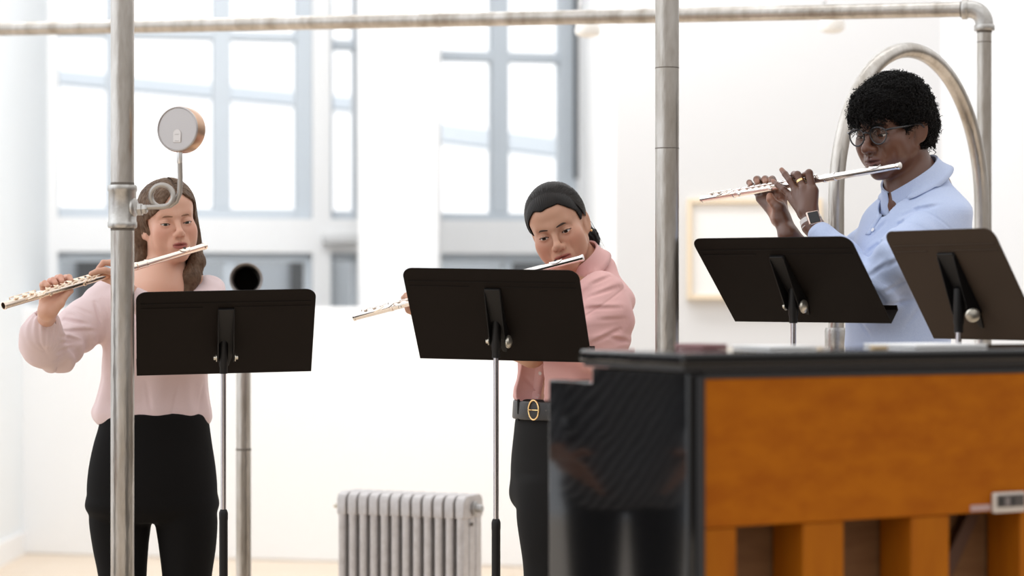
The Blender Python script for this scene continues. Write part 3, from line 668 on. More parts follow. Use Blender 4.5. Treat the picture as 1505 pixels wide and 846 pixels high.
# ------------------------------------------------------------------ flutes
def flute(A, B, label, mats, roll=0.0):
    A = Vector(A); B = Vector(B); a = (B-A).normalized(); Lf = (B-A).length; k = Lf/.67
    up = Vector((0, 0, 1)); v = a.cross(up).normalized()
    if v.y > 0: v = -v
    u = a.cross(v).normalized()
    if u.z < 0: u = -u
    u, v = u*math.cos(roll)+v*math.sin(roll), v*math.cos(roll)-u*math.sin(roll)
    m, mk = mats
    root = empty('flute', (A+B)/2, label, 'flute')
    L_ = lambda prof, name, mm=m, par=root: MB().lathe([(h*k, r) for h, r in prof], A, a, 28).build(name, mm, par)
    L_([(.010, .0086), (.012, .0088), (.12, .0092), (.222, .0095)], 'head_joint')
    hj = [o for o in root.children if o.name.startswith('head_joint')][0]
    L_([(-.001, .004), (0, .0085), (.002, .0096), (.009, .0096), (.011, .0089)], 'crown', m, hj)
    c = A+a*(.076*k); mb = MB(); b = []
    nu, nv = 18, 9
    for i in range(nu+1):
        for j in range(nv+1):
            s = -1+2*i/nu; t = -1+2*j/nv; wv = .0085*math.sqrt(max(0, 1-s*s))*t*1.35; ang = wv/.0098
            r = .0098+.0022*(1-.3*s*s)*(1-.25*t*t); b.append(c+a*(s*.0185)+(u*math.cos(ang)-v*math.sin(ang))*r)
    mb.add(b, [(i*(nv+1)+j, (i+1)*(nv+1)+j, (i+1)*(nv+1)+j+1, i*(nv+1)+j+1) for i in range(nu) for j in range(nv)])
    o = mb.build('lip_plate', m, hj); so = o.modifiers.new('solid', 'SOLIDIFY'); so.thickness = .0014
    MB().lathe([(0, .0042), (.0004, .0048), (.0006, .002)], c+u*.0119, u, 18).build('embouchure_hole', mat('hole_black', (.01, .01, .01, 1), .6), hj)
    L_([(.205, .0095), (.206, .0108), (.211, .0108), (.212, .0100), (.238, .0100), (.239, .0110), (.244, .0110), (.245, .0095)], 'barrel')
    L_([(.243, .0094), (.556, .0095)], 'body_joint')
    L_([(.552, .0096), (.553, .0110), (.560, .0110), (.561, .0096), (.664, .0096), (.665, .0106), (.670, .0106), (.6702, .0086), (.668, .0084), (.63, .0083), (.629, .0001)], 'foot_joint')
    for s, r in [(.268, .005), (.283, .005), (.301, .0062), (.321, .0072), (.341, .0072), (.361, .0072), (.383, .0072), (.401, .0076), (.423, .0078), (.443, .0080), (.464, .0080), (.485, .0080), (.506, .0080), (.532, .0078), (.582, .0078), (.604, .0078), (.630, .0078)]:
        p = A+a*(s*k)+u*.0098; r *= .88
        MB().lathe([(0, r*.75), (.0015, r*.8), (.0022, r), (.0042, r), (.0050, r*.7), (.0046, .0005)], p, u, 16).build('key_cup', mk, root)
    for (s0, s1, ou, ov, r) in ((.262, .40, .0125, .0088, .0013), (.41, .546, .0125, .0088, .0013), (.565, .645, .0120, -.0090, .0014), (.30, .53, .0108, -.0098, .0010)):
        MB().tube([A+a*(s0*k)+u*ou+v*ov, A+a*(s1*k)+u*ou+v*ov], r, 8).build('key_rod', mk, root)
    mb = MB()
    for s in (.262, .30, .345, .40, .41, .455, .50, .546):
        mb.tube([A+a*(s*k)+u*.006+v*.0072, A+a*(s*k)+u*.0132+v*.0090], .0013, 8); mb.sphere(A+a*(s*k)+u*.0128+v*.0089, .0020, 8)
    for s in (.565, .605, .645): mb.tube([A+a*(s*k)+u*.006-v*.0072, A+a*(s*k)+u*.0128-v*.0090], .0013, 8)
    mb.build('rod_post', mk, root)
    for s, o1 in ((.385, .0165), (.545, .018), (.575, .016)):
        p = A+a*(s*k); MB().tube([p+u*.010+v*.006, p+u*.012+v*.0125, p+a*.012+u*.008+v*o1, p+a*.03+u*.005+v*.0135], [.0014, .0016, .0024, .0022], 8).build('key_lever', mk, root)
    for s in (.30, .42, .53): 
        p = A+a*(s*k); MB().lathe([(0, .0045), (.002, .0048), (.003, .003)], p+v*.0098-u*.002, v, 14).build('trill_key', mk, root)
    return root
# ------------------------------------------------------------------ body parts
Wn = lambda px, py, Y: np.array(W(px, py, Y), f32)
class Grp:
    """smooth union of tapered segments with a bounding sphere"""
    def __init__(s, prims, k):
        s.p = [(np.array(a, f32), np.array(b, f32), ra, rb) for a, b, ra, rb in prims]; s.k = k
        pts = np.array([q for a, b, _, _ in s.p for q in (a, b)]); s.c = pts.mean(0); s.r = (np.linalg.norm(pts-s.c, axis=1).max()+max(max(x[2], x[3]) for x in s.p))
    def __call__(s, P):
        bd = np.linalg.norm(P-s.c, axis=1)-s.r; out = np.maximum(bd, .03).astype(f32); m = bd < .03
        if m.any():
            Q = P[m]; d = None
            for a, b, ra, rb in s.p:
                e = cone(Q, a, b, ra, rb); d = e if d is None else smin(d, e, s.k)
            out[m] = d
        return out
def chain(pts, rs): return [(pts[i], pts[i+1], rs[i], rs[i+1]) for i in range(len(pts)-1)]
class Hand:
    def __init__(s, palm, fingers):
        s.palm = Grp(palm, .012); s.f = [Grp(chain(p, r), .003) for p, r in fingers]
    def __call__(s, P):
        d = s.palm(P); m = d < .12
        if m.any():
            Q = P[m]; e = s.f[0](Q)
            for g in s.f[1:]: e = smin(e, g(Q), .0015)
            d = d.copy(); d[m] = smin(d[m], e, .005)
        return d
def union(fs, k):
    def f(P):
        d = fs[0](P)
        for g_ in fs[1:]: d = smin(d, g_(P), k)
        return d
    return f
def hit(f, px, py, Y0, Y1):
    Y = np.linspace(Y0, Y1, 1500, dtype=f32); P = np.stack([(px-CX)*Y/F, Y, ZC-(py-HZ)*Y/F], 1).astype(f32); d = f(P); i = np.argmax(d < 0) if (d < 0).any() else int(np.argmin(d))
    p = P[i]; e = 1e-3; n = np.array([(f((p+e*np.eye(3, dtype=f32)[k])[None])-f((p-e*np.eye(3, dtype=f32)[k])[None]))[0] for k in range(3)]); return Vector(p.tolist()), Vector((n/np.linalg.norm(n)).tolist())
def creases(f, segs, Y0, Y1, wd=.006, dep=.005):
    """pressed fold lines: a valley with a soft ridge beside it, along segments found on the cloth"""
    L_ = []
    for s in segs:
        (a, b), k = s; pts = [np.array(hit(f, a[0]+(b[0]-a[0])*t, a[1]+(b[1]-a[1])*t, Y0, Y1)[0], f32) for t in np.linspace(0, 1, 6)]
        L_.append((pts, k, Wn(0, 0, 1)))
    def g_(P):
        d = f(P); m = np.abs(d) < .03
        if m.any():
            Q = P[m]; add = np.zeros(len(Q), f32)
            for pts, k, _ in L_:
                c = pts[2]; near = np.linalg.norm(Q-c, axis=1) < .12
                if not near.any(): continue
                R_ = Q[near]; e = np.full(len(R_), 9, f32); sg = np.zeros(len(R_), f32); tt = np.zeros(len(R_), f32)
                for i in range(5):
                    a = pts[i]; ba = pts[i+1]-a; t = np.clip((R_-a)@ba/(ba@ba+1e-12), 0, 1); o = R_-a-t[:, None]*ba; dd = np.linalg.norm(o, axis=1); u = dd < e
                    e = np.where(u, dd, e); sg = np.where(u, o[:, 2], sg); tt = np.where(u, (i+t)/5, tt)
                fade = np.clip(np.sin(PI*np.clip(tt, .04, .96)), 0, 1)**.6
                add[near] += k*dep*fade*(np.exp(-(e/wd)**2)-.75*np.exp(-((sg-wd*1.7)/(wd*1.3))**2)*(e < wd*4)*np.exp(-(e/(wd*3))**2))
            d = d.copy(); d[m] += add
        return d
    return g_
def wrinkle(P, axis_p, axis_d, lam, amp, ns=9., seed=0):
    """folds running roughly around a limb, broken up by noise"""
    s = (P-np.array(axis_p, f32))@np.array(axis_d, f32); n = vn(P*ns+seed); n2 = vn(P*ns*2.3+seed+7)
    w_ = np.sin(2*PI*s/lam+n*2.6+n2*1.2); return amp*(np.abs(w_)**.8*np.sign(w_))*(.35+.65*np.clip(n2+.4, 0, 1))
def collar(parent, c, yaw, tilt, rt, ht, leaf, gap, point, m, name='collar', sq=.88, roll=0, drop=.010, out=.020, push=None):
    """folded shirt collar: inner stand rising to ht, sharp fold, flat outer leaf with pointed front ends"""
    R = Matrix.Rotation(-roll, 3, 'Y') @ Matrix.Rotation(yaw, 3, 'Z') @ Matrix.Rotation(tilt, 3, 'X'); n = 72; inn = []; outr = []; rows = 5
    for i in range(n+1):
        a = -PI+gap+(2*PI-2*gap)*i/n; w_ = abs(a)/(PI-gap); e = max(0, (w_-.55)/.45)**2
        top = ht-drop*e; pos = lambda r, z: R @ Vector((math.sin(a)*r, math.cos(a)*r*sq, z)) + Vector(c)
        for j in range(rows): t = j/(rows-1); inn.append(pos(rt*(1.06-.06*t), top*t-.012*(1-t)))
        for j in range(rows): t = j/(rows-1); outr.append(pos(rt+.0035+out*t*(1+.25*e)-.004*math.sin(PI*t), top-(leaf+point*e)*t+.001))
    if push is not None:
        X = np.array([tuple(v) for v in outr], f32)
        for _ in range(4):
            d = push(X); g_ = np.stack([(push(X+1e-3*np.eye(3, dtype=f32)[k])-d)/1e-3 for k in range(3)], 1); g_ /= np.linalg.norm(g_, axis=1, keepdims=True)+1e-9; X = X+g_*np.clip(.0035-d, 0, .01)[:, None]
        outr = [Vector(v.tolist()) for v in X]
    def strip(v): return [(i*rows+j, (i+1)*rows+j, (i+1)*rows+j+1, i*rows+j+1) for i in range(n) for j in range(rows-1)]
    b = len(inn); fs = strip(inn)+[tuple(b+k for k in f) for f in strip(outr)]+[(i*rows+rows-1, (i+1)*rows+rows-1, b+(i+1)*rows, b+i*rows) for i in range(n)]
    o = MB().add(inn+outr, fs).build(name, m, parent, smooth=40); s = o.modifiers.new('solid', 'SOLIDIFY'); s.thickness = .0016; s.offset = 0
    return o
def strands(name, paths, m, parent, r=.0011, n=5):
    mb = MB()
    for p in paths:
        L_ = len(p); mb.tube([Vector(q) for q in p], [r*(.9 if i < L_-1 else .2)*(1-.45*i/L_) for i in range(L_)], n)
    return mb.build(name, m, parent, smooth=180)
M_sk = [mat('fair_skin', (1, 1, 1, 1), .42, attr='tint', sss=.12, spec=.35), mat('olive_skin', (1, 1, 1, 1), .46, attr='tint', sss=.12, spec=.38), mat('deep_brown_skin', (1, 1, 1, 1), .36, attr='tint', sss=.06, spec=.5)]
def weave(name, c1, c2, sc_=900, bump=.06, sheen=.15, rough=.75):
    return mat(name, c1, rough, var=c2, vscale=sc_, bump=bump, bscale=700, spec=.2, sheen=sheen, detail=1)
M_blouse = weave('pale_pink_crepe', (.72, .575, .575, 1), (.70, .55, .55, 1)); M_pink = weave('pink_cotton', (.78, .46, .43, 1), (.74, .42, .40, 1))
M_blue = weave('pale_blue_cotton', (.42, .50, .72, 1), (.55, .62, .80, 1)); M_blk_tr = mat('black_trouser_cloth', (.0055, .005, .005, 1), .85, spec=.15, bump=.05, bscale=500)
M_shoe = mat('black_shoe_leather', (.01, .009, .009, 1), .35)
def trousers(rows, legs, Y, yaw, k=.035, folds=0, bott=.05):
    rr = dense([(W(0, py, Y).z, W(cx, 0, Y).x, Y, a, b, yaw) for py, cx, a, b in rows], 40); L_ = [dense([(z, W(cx, 0, Y).x+dx, Y+dy, a, a*1.05, 0) for z, cx, a, dx, dy in lg], 40) for lg in legs]
    def f(P):
        d, an, z = loft(P, rr); e = loft(P, L_[0])[0]
        for l in L_[1:]: e = np.minimum(e, loft(P, l)[0]) if k == 0 else smin(e, loft(P, l)[0], .012)
        d = smin(d, e, k)
        return d+folds*.0025*np.sin(P[:, 2]*38+vn(P*7)*3.5)*np.clip((vn(P*5+3)+.2), 0, 1)
    return f
def shoes(root, pts, yaw, m):
    for (x, y) in pts:
        mb = MB(); d = Vector((math.sin(yaw), -math.cos(yaw), 0)); s = Vector((d.y, -d.x, 0))
        rows = [(-.07, .030, .05), (-.03, .036, .075), (.03, .038, .065), (.09, .044, .045), (.15, .040, .034), (.185, .022, .022)]
        vs = []; n = 14
        for (t, w_, h) in rows:
            for i in range(n):
                a = 2*PI*i/n; vs.append(Vector((x, y, 0))+d*t+s*(w_*math.cos(a))+Vector((0, 0, max(0.001, h*.5+h*.62*math.sin(a)))))
        fs = [(r*n+i, r*n+(i+1) % n, (r+1)*n+(i+1) % n, (r+1)*n+i) for r in range(len(rows)-1) for i in range(n)]
        mb.add(vs, fs+[tuple(range(n)), tuple((len(rows)-1)*n+i for i in reversed(range(n)))]); mb.build('shoe', m, root, smooth=60)
def hair_cap(H, off, hw, ztop, yback=-.012, groove=None, bottom=-.06, extra=None, k=.012, ear=True):
    """shell over the skull with an opening for the face; hw(z) = half width of the opening"""
    def f(P):
        q = H.loc(P); r = np.linalg.norm(q, axis=1); out = np.maximum(r-.20, .03).astype(f32); m = r < .23
        if m.any():
            v = q[m]; x, y, z = np.abs(v[:, 0]), v[:, 1], v[:, 2]
            d = ell(v, (0, .016, .031), (.0735+off, .093+off, .084+off)); d = smin(d, ell(v, (0, .045, -.02), (.062+off*.6, .06+off*.6, .07)), .03)
            d = smin(d, ell(v, (0, -.045, .045), (.058+off*.7, .045+off*.7, .045+off*.7)), .02)
            op = np.maximum(np.maximum(x-hw(z, v[:, 0]), z-ztop(v[:, 0])), y-yback)
            d = smax(d, -op, k)
            if ear: d = smax(d, -ell(np.stack([x, y, z], 1), (.085, .004, -.022), (.03, .026, .042)), .008)
            d = smax(d, bottom-z, .012)
            if extra is not None: d = extra(v, d)
            if groove is not None: d = d+groove(v)
            out[m] = d*H.s
        return out
    return f
# ================================================================== flutist on the left
def person_left():
    Y0 = 6.2; root = empty('person', (W(226, 0, Y0).x, Y0, 0), 'standing person with long fair hair, pale pink blouse and black trousers, playing a flute', 'person', 'flutists')
    H = Head(Wn(247.5, 326.5, Y0), 24, 4, 7, .97, {'blow': 1, 'cheek': .0, 'nosew': .95, 'nosel': .2, 'nosez': .004, 'jaw': .93, 'hu': .0024, 'hl': .0038, 'lid': .0018, 'lips': .95, 'mouthw': .88, 'socket': .006})
    flA, flB = solve_flute((302.5, 361), (5, 449), 6.115, False)
    flute(flA, flB, 'silver flute with warm gold tint held by the long-haired flutist on the left', (M_rose, M_rosek), .35)
    fy = lambda px: flA.y+(flB.y-flA.y)*(302.5-px)/297.5
    # skin
    nb = Wn(235, 416, 6.22)
    neck = Grp([(H.wld((0, .030, -.045))[0], nb, .047, .052), (H.wld((0, .01, -.075))[0], Wn(238, 425, 6.17), .040, .05), (nb, Wn(180, 432, 6.22), .05, .04), (nb, Wn(292, 428, 6.24), .05, .04), (Wn(238, 430, 6.19), Wn(232, 480, 6.18), .07, .08)], .04)
    def pt(cx, cy, dY, s=(20, 4.973, 380)):
        px, py = s[0]+cx/s[1], s[2]+cy/s[1]; return Wn(px, py, fy(px)+dY)
    wr = Wn(68, 470, 5.89)
    fr = .0079
    Rh = Hand([(wr, pt(245, 385, .03), .024, .021), (pt(245, 390, .035), pt(225, 290, .035), .021, .014), (pt(245, 390, .03), pt(265, 270, .035), .018, .014), (pt(250, 380, .025), pt(310, 270, .030), .018, .013), (pt(265, 380, .02), pt(350, 275, .025), .016, .013), (pt(260, 385, .01), pt(335, 325, .0), .015, .013)],
              [([pt(225, 285, .035), pt(212, 190, .032), pt(228, 178, .012), pt(250, 196, -.004)], [.0085, fr, .0074, .0064]),
               ([pt(265, 265, .036), pt(268, 165, .034), pt(290, 156, .012), pt(306, 180, -.004)], [.0088, .0084, .0078, .0066]),
               ([pt(308, 262, .034), pt(322, 142, .032), pt(343, 136, .010), pt(352, 165, -.006)], [.0088, .0086, .0080, .0068]),
               ([pt(348, 268, .030), pt(382, 140, .030), pt(405, 136, .010), pt(420, 160, -.006)], [.0088, .0086, .0080, .0068]),
               ([pt(335, 325, .0), pt(362, 285, -.002), pt(392, 250, .0), pt(418, 236, .004)], [.0125, .0105, .0095, .0075])])
    L_ = lambda px, py, dY: Wn(px, py, fy(px)+dY)
    lw = Wn(190, 432, 5.95)
    Lh = Hand([(lw, L_(172, 412, -.02), .023, .02), (L_(176, 418, -.03), L_(170, 401, -.035), .018, .014), (L_(180, 415, -.02), L_(178, 396, -.03), .016, .013)],
              [([L_(170, 402, -.032), L_(154, 397, -.030), L_(144, 398, -.022), L_(134, 402, -.012)], [.0095, .0085, .0078, .0064]), ([L_(176, 396, -.028), L_(163, 386, -.024), L_(152, 386, -.012), L_(144, 395, -.002)], [.009, .0085, .0076, .0064]), ([L_(180, 402, -.02), L_(184, 385, -.02), L_(176, 382, -.005), L_(170, 390, .0)], [.009, .008, .0074, .0062]),
               ([L_(172, 412, -.012), L_(160, 411, -.004), L_(152, 409, .004)], [.011, .0095, .008])])
    eR = Wn(80, 522, 6.04); shR = Wn(160, 440, 6.2); eL = Wn(318, 505, 6.04); shL = Wn(306, 432, 6.24)
    arms = Grp(chain([shR, eR, wr], [.042, .034, .0255])+chain([shL, eL, lw], [.042, .034, .0245]), .015)
    core = Grp([(nb, Wn(226, 670, Y0), .07, .09), (Wn(188, 710, Y0), Wn(181, 1120, Y0), .05, .035), (Wn(262, 710, Y0), Wn(273, 1120, Y0), .05, .035), (Wn(226, 670, Y0), Wn(188, 710, Y0), .05, .05), (Wn(226, 670, Y0), Wn(262, 710, Y0), .05, .05), (shR, shL, .045, .045)], .02)
    skin = union([H.sdf, neck, arms, core], .022); full = lambda P: smin(smin(skin(P), Rh(P), .012), Lh(P), .012)
    V, Q, N = sparse_mesh(full, (-1.42, 5.7, .06), (-.68, 6.45, 1.72), .0026)
    cols = face_cols(H, V, (.63, .355, .255), (.37, .115, .095), (.63, .275, .20))
    hc = np.minimum(np.linalg.norm(V-pt(300, 150, .01), axis=1), np.linalg.norm(V-Wn(138, 400, 5.95), axis=1)); w_ = np.clip(1-hc/.06, 0, 1)[:, None]; cols = cols*(1-.4*w_)+np.array((.66, .27, .2), f32)*.4*w_
    mesh_obj('body', V, Q, N, M_sk[0], root, cols)
    eyes(H, root, (.05, .06, .05, 1), gaze=(-.1, -.35), brow=(.23, .115, .065, 1), brow_r=.0026, browz=.0155, arch=.0032, lash=(.05, .03, .02, 1))
    # blouse
    yaw = math.radians(18)
    rr = dense([(W(0, py, Y0).z, W(cx, 0, Y0).x, Y0+.02, a, b, yaw) for py, cx, a, b in ((412, 236, .070, .060), (419, 236, .105, .070), (430, 236, .150, .085), (446, 235, .170, .095), (480, 232, .155, .118), (520, 228, .148, .125), (560, 225, .148, .110), (590, 223, .158, .112), (606, 222, .166, .118), (618, 224, .162, .114), (627, 226, .146, .102), (631, 226, .13, .09))], 60)
    sR = Grp(chain([shR, Wn(118, 480, 6.13), Wn(84, 514, 6.04), Wn(62, 508, 5.95), Wn(62, 488, 5.91), Wn(66.5, 471, 5.89)], [.058, .058, .052, .0515, .047, .030]), .035)
    sL = Grp(chain([shL, Wn(316, 470, 6.14), eL, Wn(250, 470, 5.98), lw+A3(.02, 0, -.015)], [.052, .058, .055, .05, .034]), .03)
    zz0 = W(0, 606, Y0).z
    def blouse(P):
        d, an, z = loft(P, rr); t = np.clip((z-zz0)/.25, 0, 1)
        d = d+.0035*np.sin(an*11+vn(P*A3(6, 6, 2))*2.5)*(1-t)*np.clip(1-np.abs(z-zz0-.05)/.2, 0, 1)
        a = sR(P); near = a < .05
        if near.any():
            Q = P[near]; fo = wrinkle(Q, shR, (eR-shR)/np.linalg.norm(eR-shR), .055, .006, 11, 3)*(.35+np.exp(-.5*(np.linalg.norm(Q-eR+A3(0,0,.01), axis=1)/.07)**2))
            q = Q-wr; ga = np.arctan2(q[:, 0], q[:, 1]); dist = np.linalg.norm(q, axis=1); fo += .0022*np.sin(ga*13)*np.clip(1-dist/.10, 0, 1)
            a = a.copy(); a[near] += fo
        b = sL(P)+wrinkle(P, shL, (0, 0, 1), .06, .003, 10, 5)
        d = smin(smin(d, a, .035), b, .035)
        d = smax(d, -(cone(P, H.wld((0, .03, -.05))[0], Wn(240, 440, 6.11), .062, .072)), .006)     # neckline
        d = smax(d, -(cone(P, wr+A3(0, 0, .06), wr-A3(0, 0, .006), .0285, .0285)), .003)
        return d+.0012*vn(P*24)
    blouse = creases(blouse, [(((86, 468), (127, 476)), 1), (((88, 486), (141, 486)), 1), (((89, 494), (120, 501)), 1.2), (((87, 503), (115, 503)), 1.2), (((85, 517), (110, 509)), 1.1), (((80, 530), (97, 517)), 1), (((140, 444), (149, 476)), 1.3), (((105, 450), (135, 462)), .6), (((55, 500), (72, 525)), .5), (((215, 560), (222, 605)), .5), (((262, 565), (252, 612)), .5), (((300, 560), (292, 606)), .5)], 5.6, 6.5)
    V, Q, N = sparse_mesh(blouse, (-1.48, 5.7, 1.0), (-.66, 6.45, 1.5), .0035)
    mesh_obj('blouse', V, Q, N, M_blouse, root)
    tr = trousers(((604, 227, .146, .100), (622, 227, .151, .108), (650, 225, .162, .118), (690, 224, .175, .13), (722, 224, .179, .132), (752, 224, .172, .12), (765, 224, .13, .09)),
                  ([(W(0, 700, Y0).z, 180, .07, 0, 0), (W(0, 755, Y0).z, 177, .086, 0, 0), (W(0, 800, Y0).z, 177, .077, 0, 0), (W(0, 846, Y0).z, 180, .066, 0, 0), (.45, 182, .062, 0, 0), (.06, 184, .058, 0, 0)],
                   [(W(0, 700, Y0).z, 268, .07, 0, 0), (W(0, 755, Y0).z, 273, .086, 0, 0), (W(0, 800, Y0).z, 275.5, .079, 0, 0), (W(0, 846, Y0).z, 275, .068, 0, 0), (.45, 275, .062, 0, 0), (.06, 274, .058, 0, 0)]), Y0, yaw, k=.02)
    V, Q, N = sparse_mesh(tr, (-1.3, 5.9, .02), (-.7, 6.5, 1.1), .006); mesh_obj('trousers', V, Q, N, M_blk_tr, root)
    shoes(root, [(W(182, 0, Y0).x, Y0), (W(274, 0, Y0).x, Y0)], yaw, M_shoe)
    # hair
    Mh = mat('fair_brown_hair', (.15, .094, .060, 1), .5, var=(.07, .037, .021, 1), vscale=55, spec=.15); Mh2 = mat('fair_hair_strand', (.34, .235, .155, 1), .40, var=(.085, .043, .024, 1), vscale=8, spec=.35)
    px_ = .013
    hw = lambda z, x: np.where(x < px_, np.clip(.004+(.080-z)*.92, .001, .066), np.clip(.020+(.080-z)*1.5, .002, .067))
    cap = hair_cap(H, .010, hw, lambda x: .079+0*x, yback=-.022, bottom=-.055, ear=False, groove=lambda v: .0004*np.sin(v[:, 1]*620+np.abs(v[:, 0])*160+vn(v*60)*2)-.003*0+.004*np.exp(-.5*((v[:, 0]-px_)/.0025)**2)*(v[:, 2] > .08))
    def lw_(pts, rs, k=.012): return Grp(chain([H.wld(p)[0] for p in pts], rs), k)
    sideL = lw_([(-.066, .034, .035), (-.078, .044, -.03), (-.078, .036, -.10), (-.070, .035, -.155), (-.055, .03, -.20)], [.022, .024, .026, .026, .016])
    backm = lw_([(0, .085, .02), (0, .095, -.06), (-.01, .085, -.15), (-.01, .08, -.22)], [.05, .055, .05, .035], .02)
    sideR = lw_([(.064, -.0, .05), (.073, -.003, -.01), (.072, -.008, -.07), (.064, -.028, -.12), (.035, -.045, -.162), (.0, -.045, -.215), (-.02, -.04, -.26)], [.010, .009, .013, .022, .026, .025, .012])
    sideR2 = lw_([(.064, .03, .03), (.073, .03, -.05), (.072, .03, -.13), (.062, .0, -.20)], [.018, .02, .024, .015])
    def hair(P):
        d = smin(smin(smin(cap(P), sideL(P), .02), smin(sideR(P), sideR2(P), .02), .02), backm(P), .03); q = H.loc(P)
        return d+.0010*vn(q*A3(140, 140, 14))+.0010*vn(q*A3(320, 320, 30))
    V, Q, N = sparse_mesh(hair, H.c-A3(.17, .2, .32), H.c+A3(.17, .2, .17), .0028); hh = mesh_obj('hair', V, Q, N, Mh, root)
    P_ = []
    el = lambda x_, y_: .031+.0955*math.sqrt(max(0, 1-(x_/.085)**2-((y_-.016)/.1045)**2))
    for i in range(520):     # strands over the crown from the parting down each side
        s = -1 if rng.random() < .62 else 1; y0 = rng.uniform(-.068, .075); th = np.linspace(.05, rng.uniform(1.25, 1.75), 14); p = []
        for t in th:
            yy = y0+.045*(t/1.6)**1.3*(1 if y0 < .05 else .3)+rng.normal(0, .0004); ry = math.sqrt(max(.02, 1-((yy-.016)/.1045)**2))
            r_ = 1.0+.012*rng.random(); p.append((px_*(1-t/1.6)+s*.0848*ry*math.sin(t)*r_, yy, .031+.0955*ry*math.cos(t)*r_))
        P_.append(H.wld(p))
    for i in range(420):
        for pts, rs in ((([(.064, -.0, .05), (.073, -.003, -.01), (.072, -.008, -.07), (.064, -.028, -.12), (.035, -.045, -.162), (.0, -.045, -.215), (-.02, -.04, -.27)]), .024), (([(-.066, .034, .045), (-.079, .044, -.03), (-.078, .036, -.10), (-.070, .035, -.155), (-.055, .03, -.22)]), .025)):
            o = rng.normal(0, 1, 3); o = o/np.linalg.norm(o)*rs*rng.uniform(.75, 1.08); n_ = len(pts); pp = np.array(pts)+o*np.clip(np.linspace(.55, 1, n_), 0, 1)[:, None]*np.where(np.arange(n_) == n_-1, .7, 1)[:, None]
            t = np.linspace(0, n_-1, 18); k_ = np.clip(t.astype(int), 0, n_-2); fr_ = t-k_
            pm = np.array([np.interp(t, np.arange(n_), pp[:, j]) for j in range(3)]).T; pm = np.array([pm[max(0, a-1):a+2].mean(0) for a in range(len(pm))]); P_.append(H.wld(pm))
    strands('hair_strands', P_, Mh2, hh, .0006)
person_left()
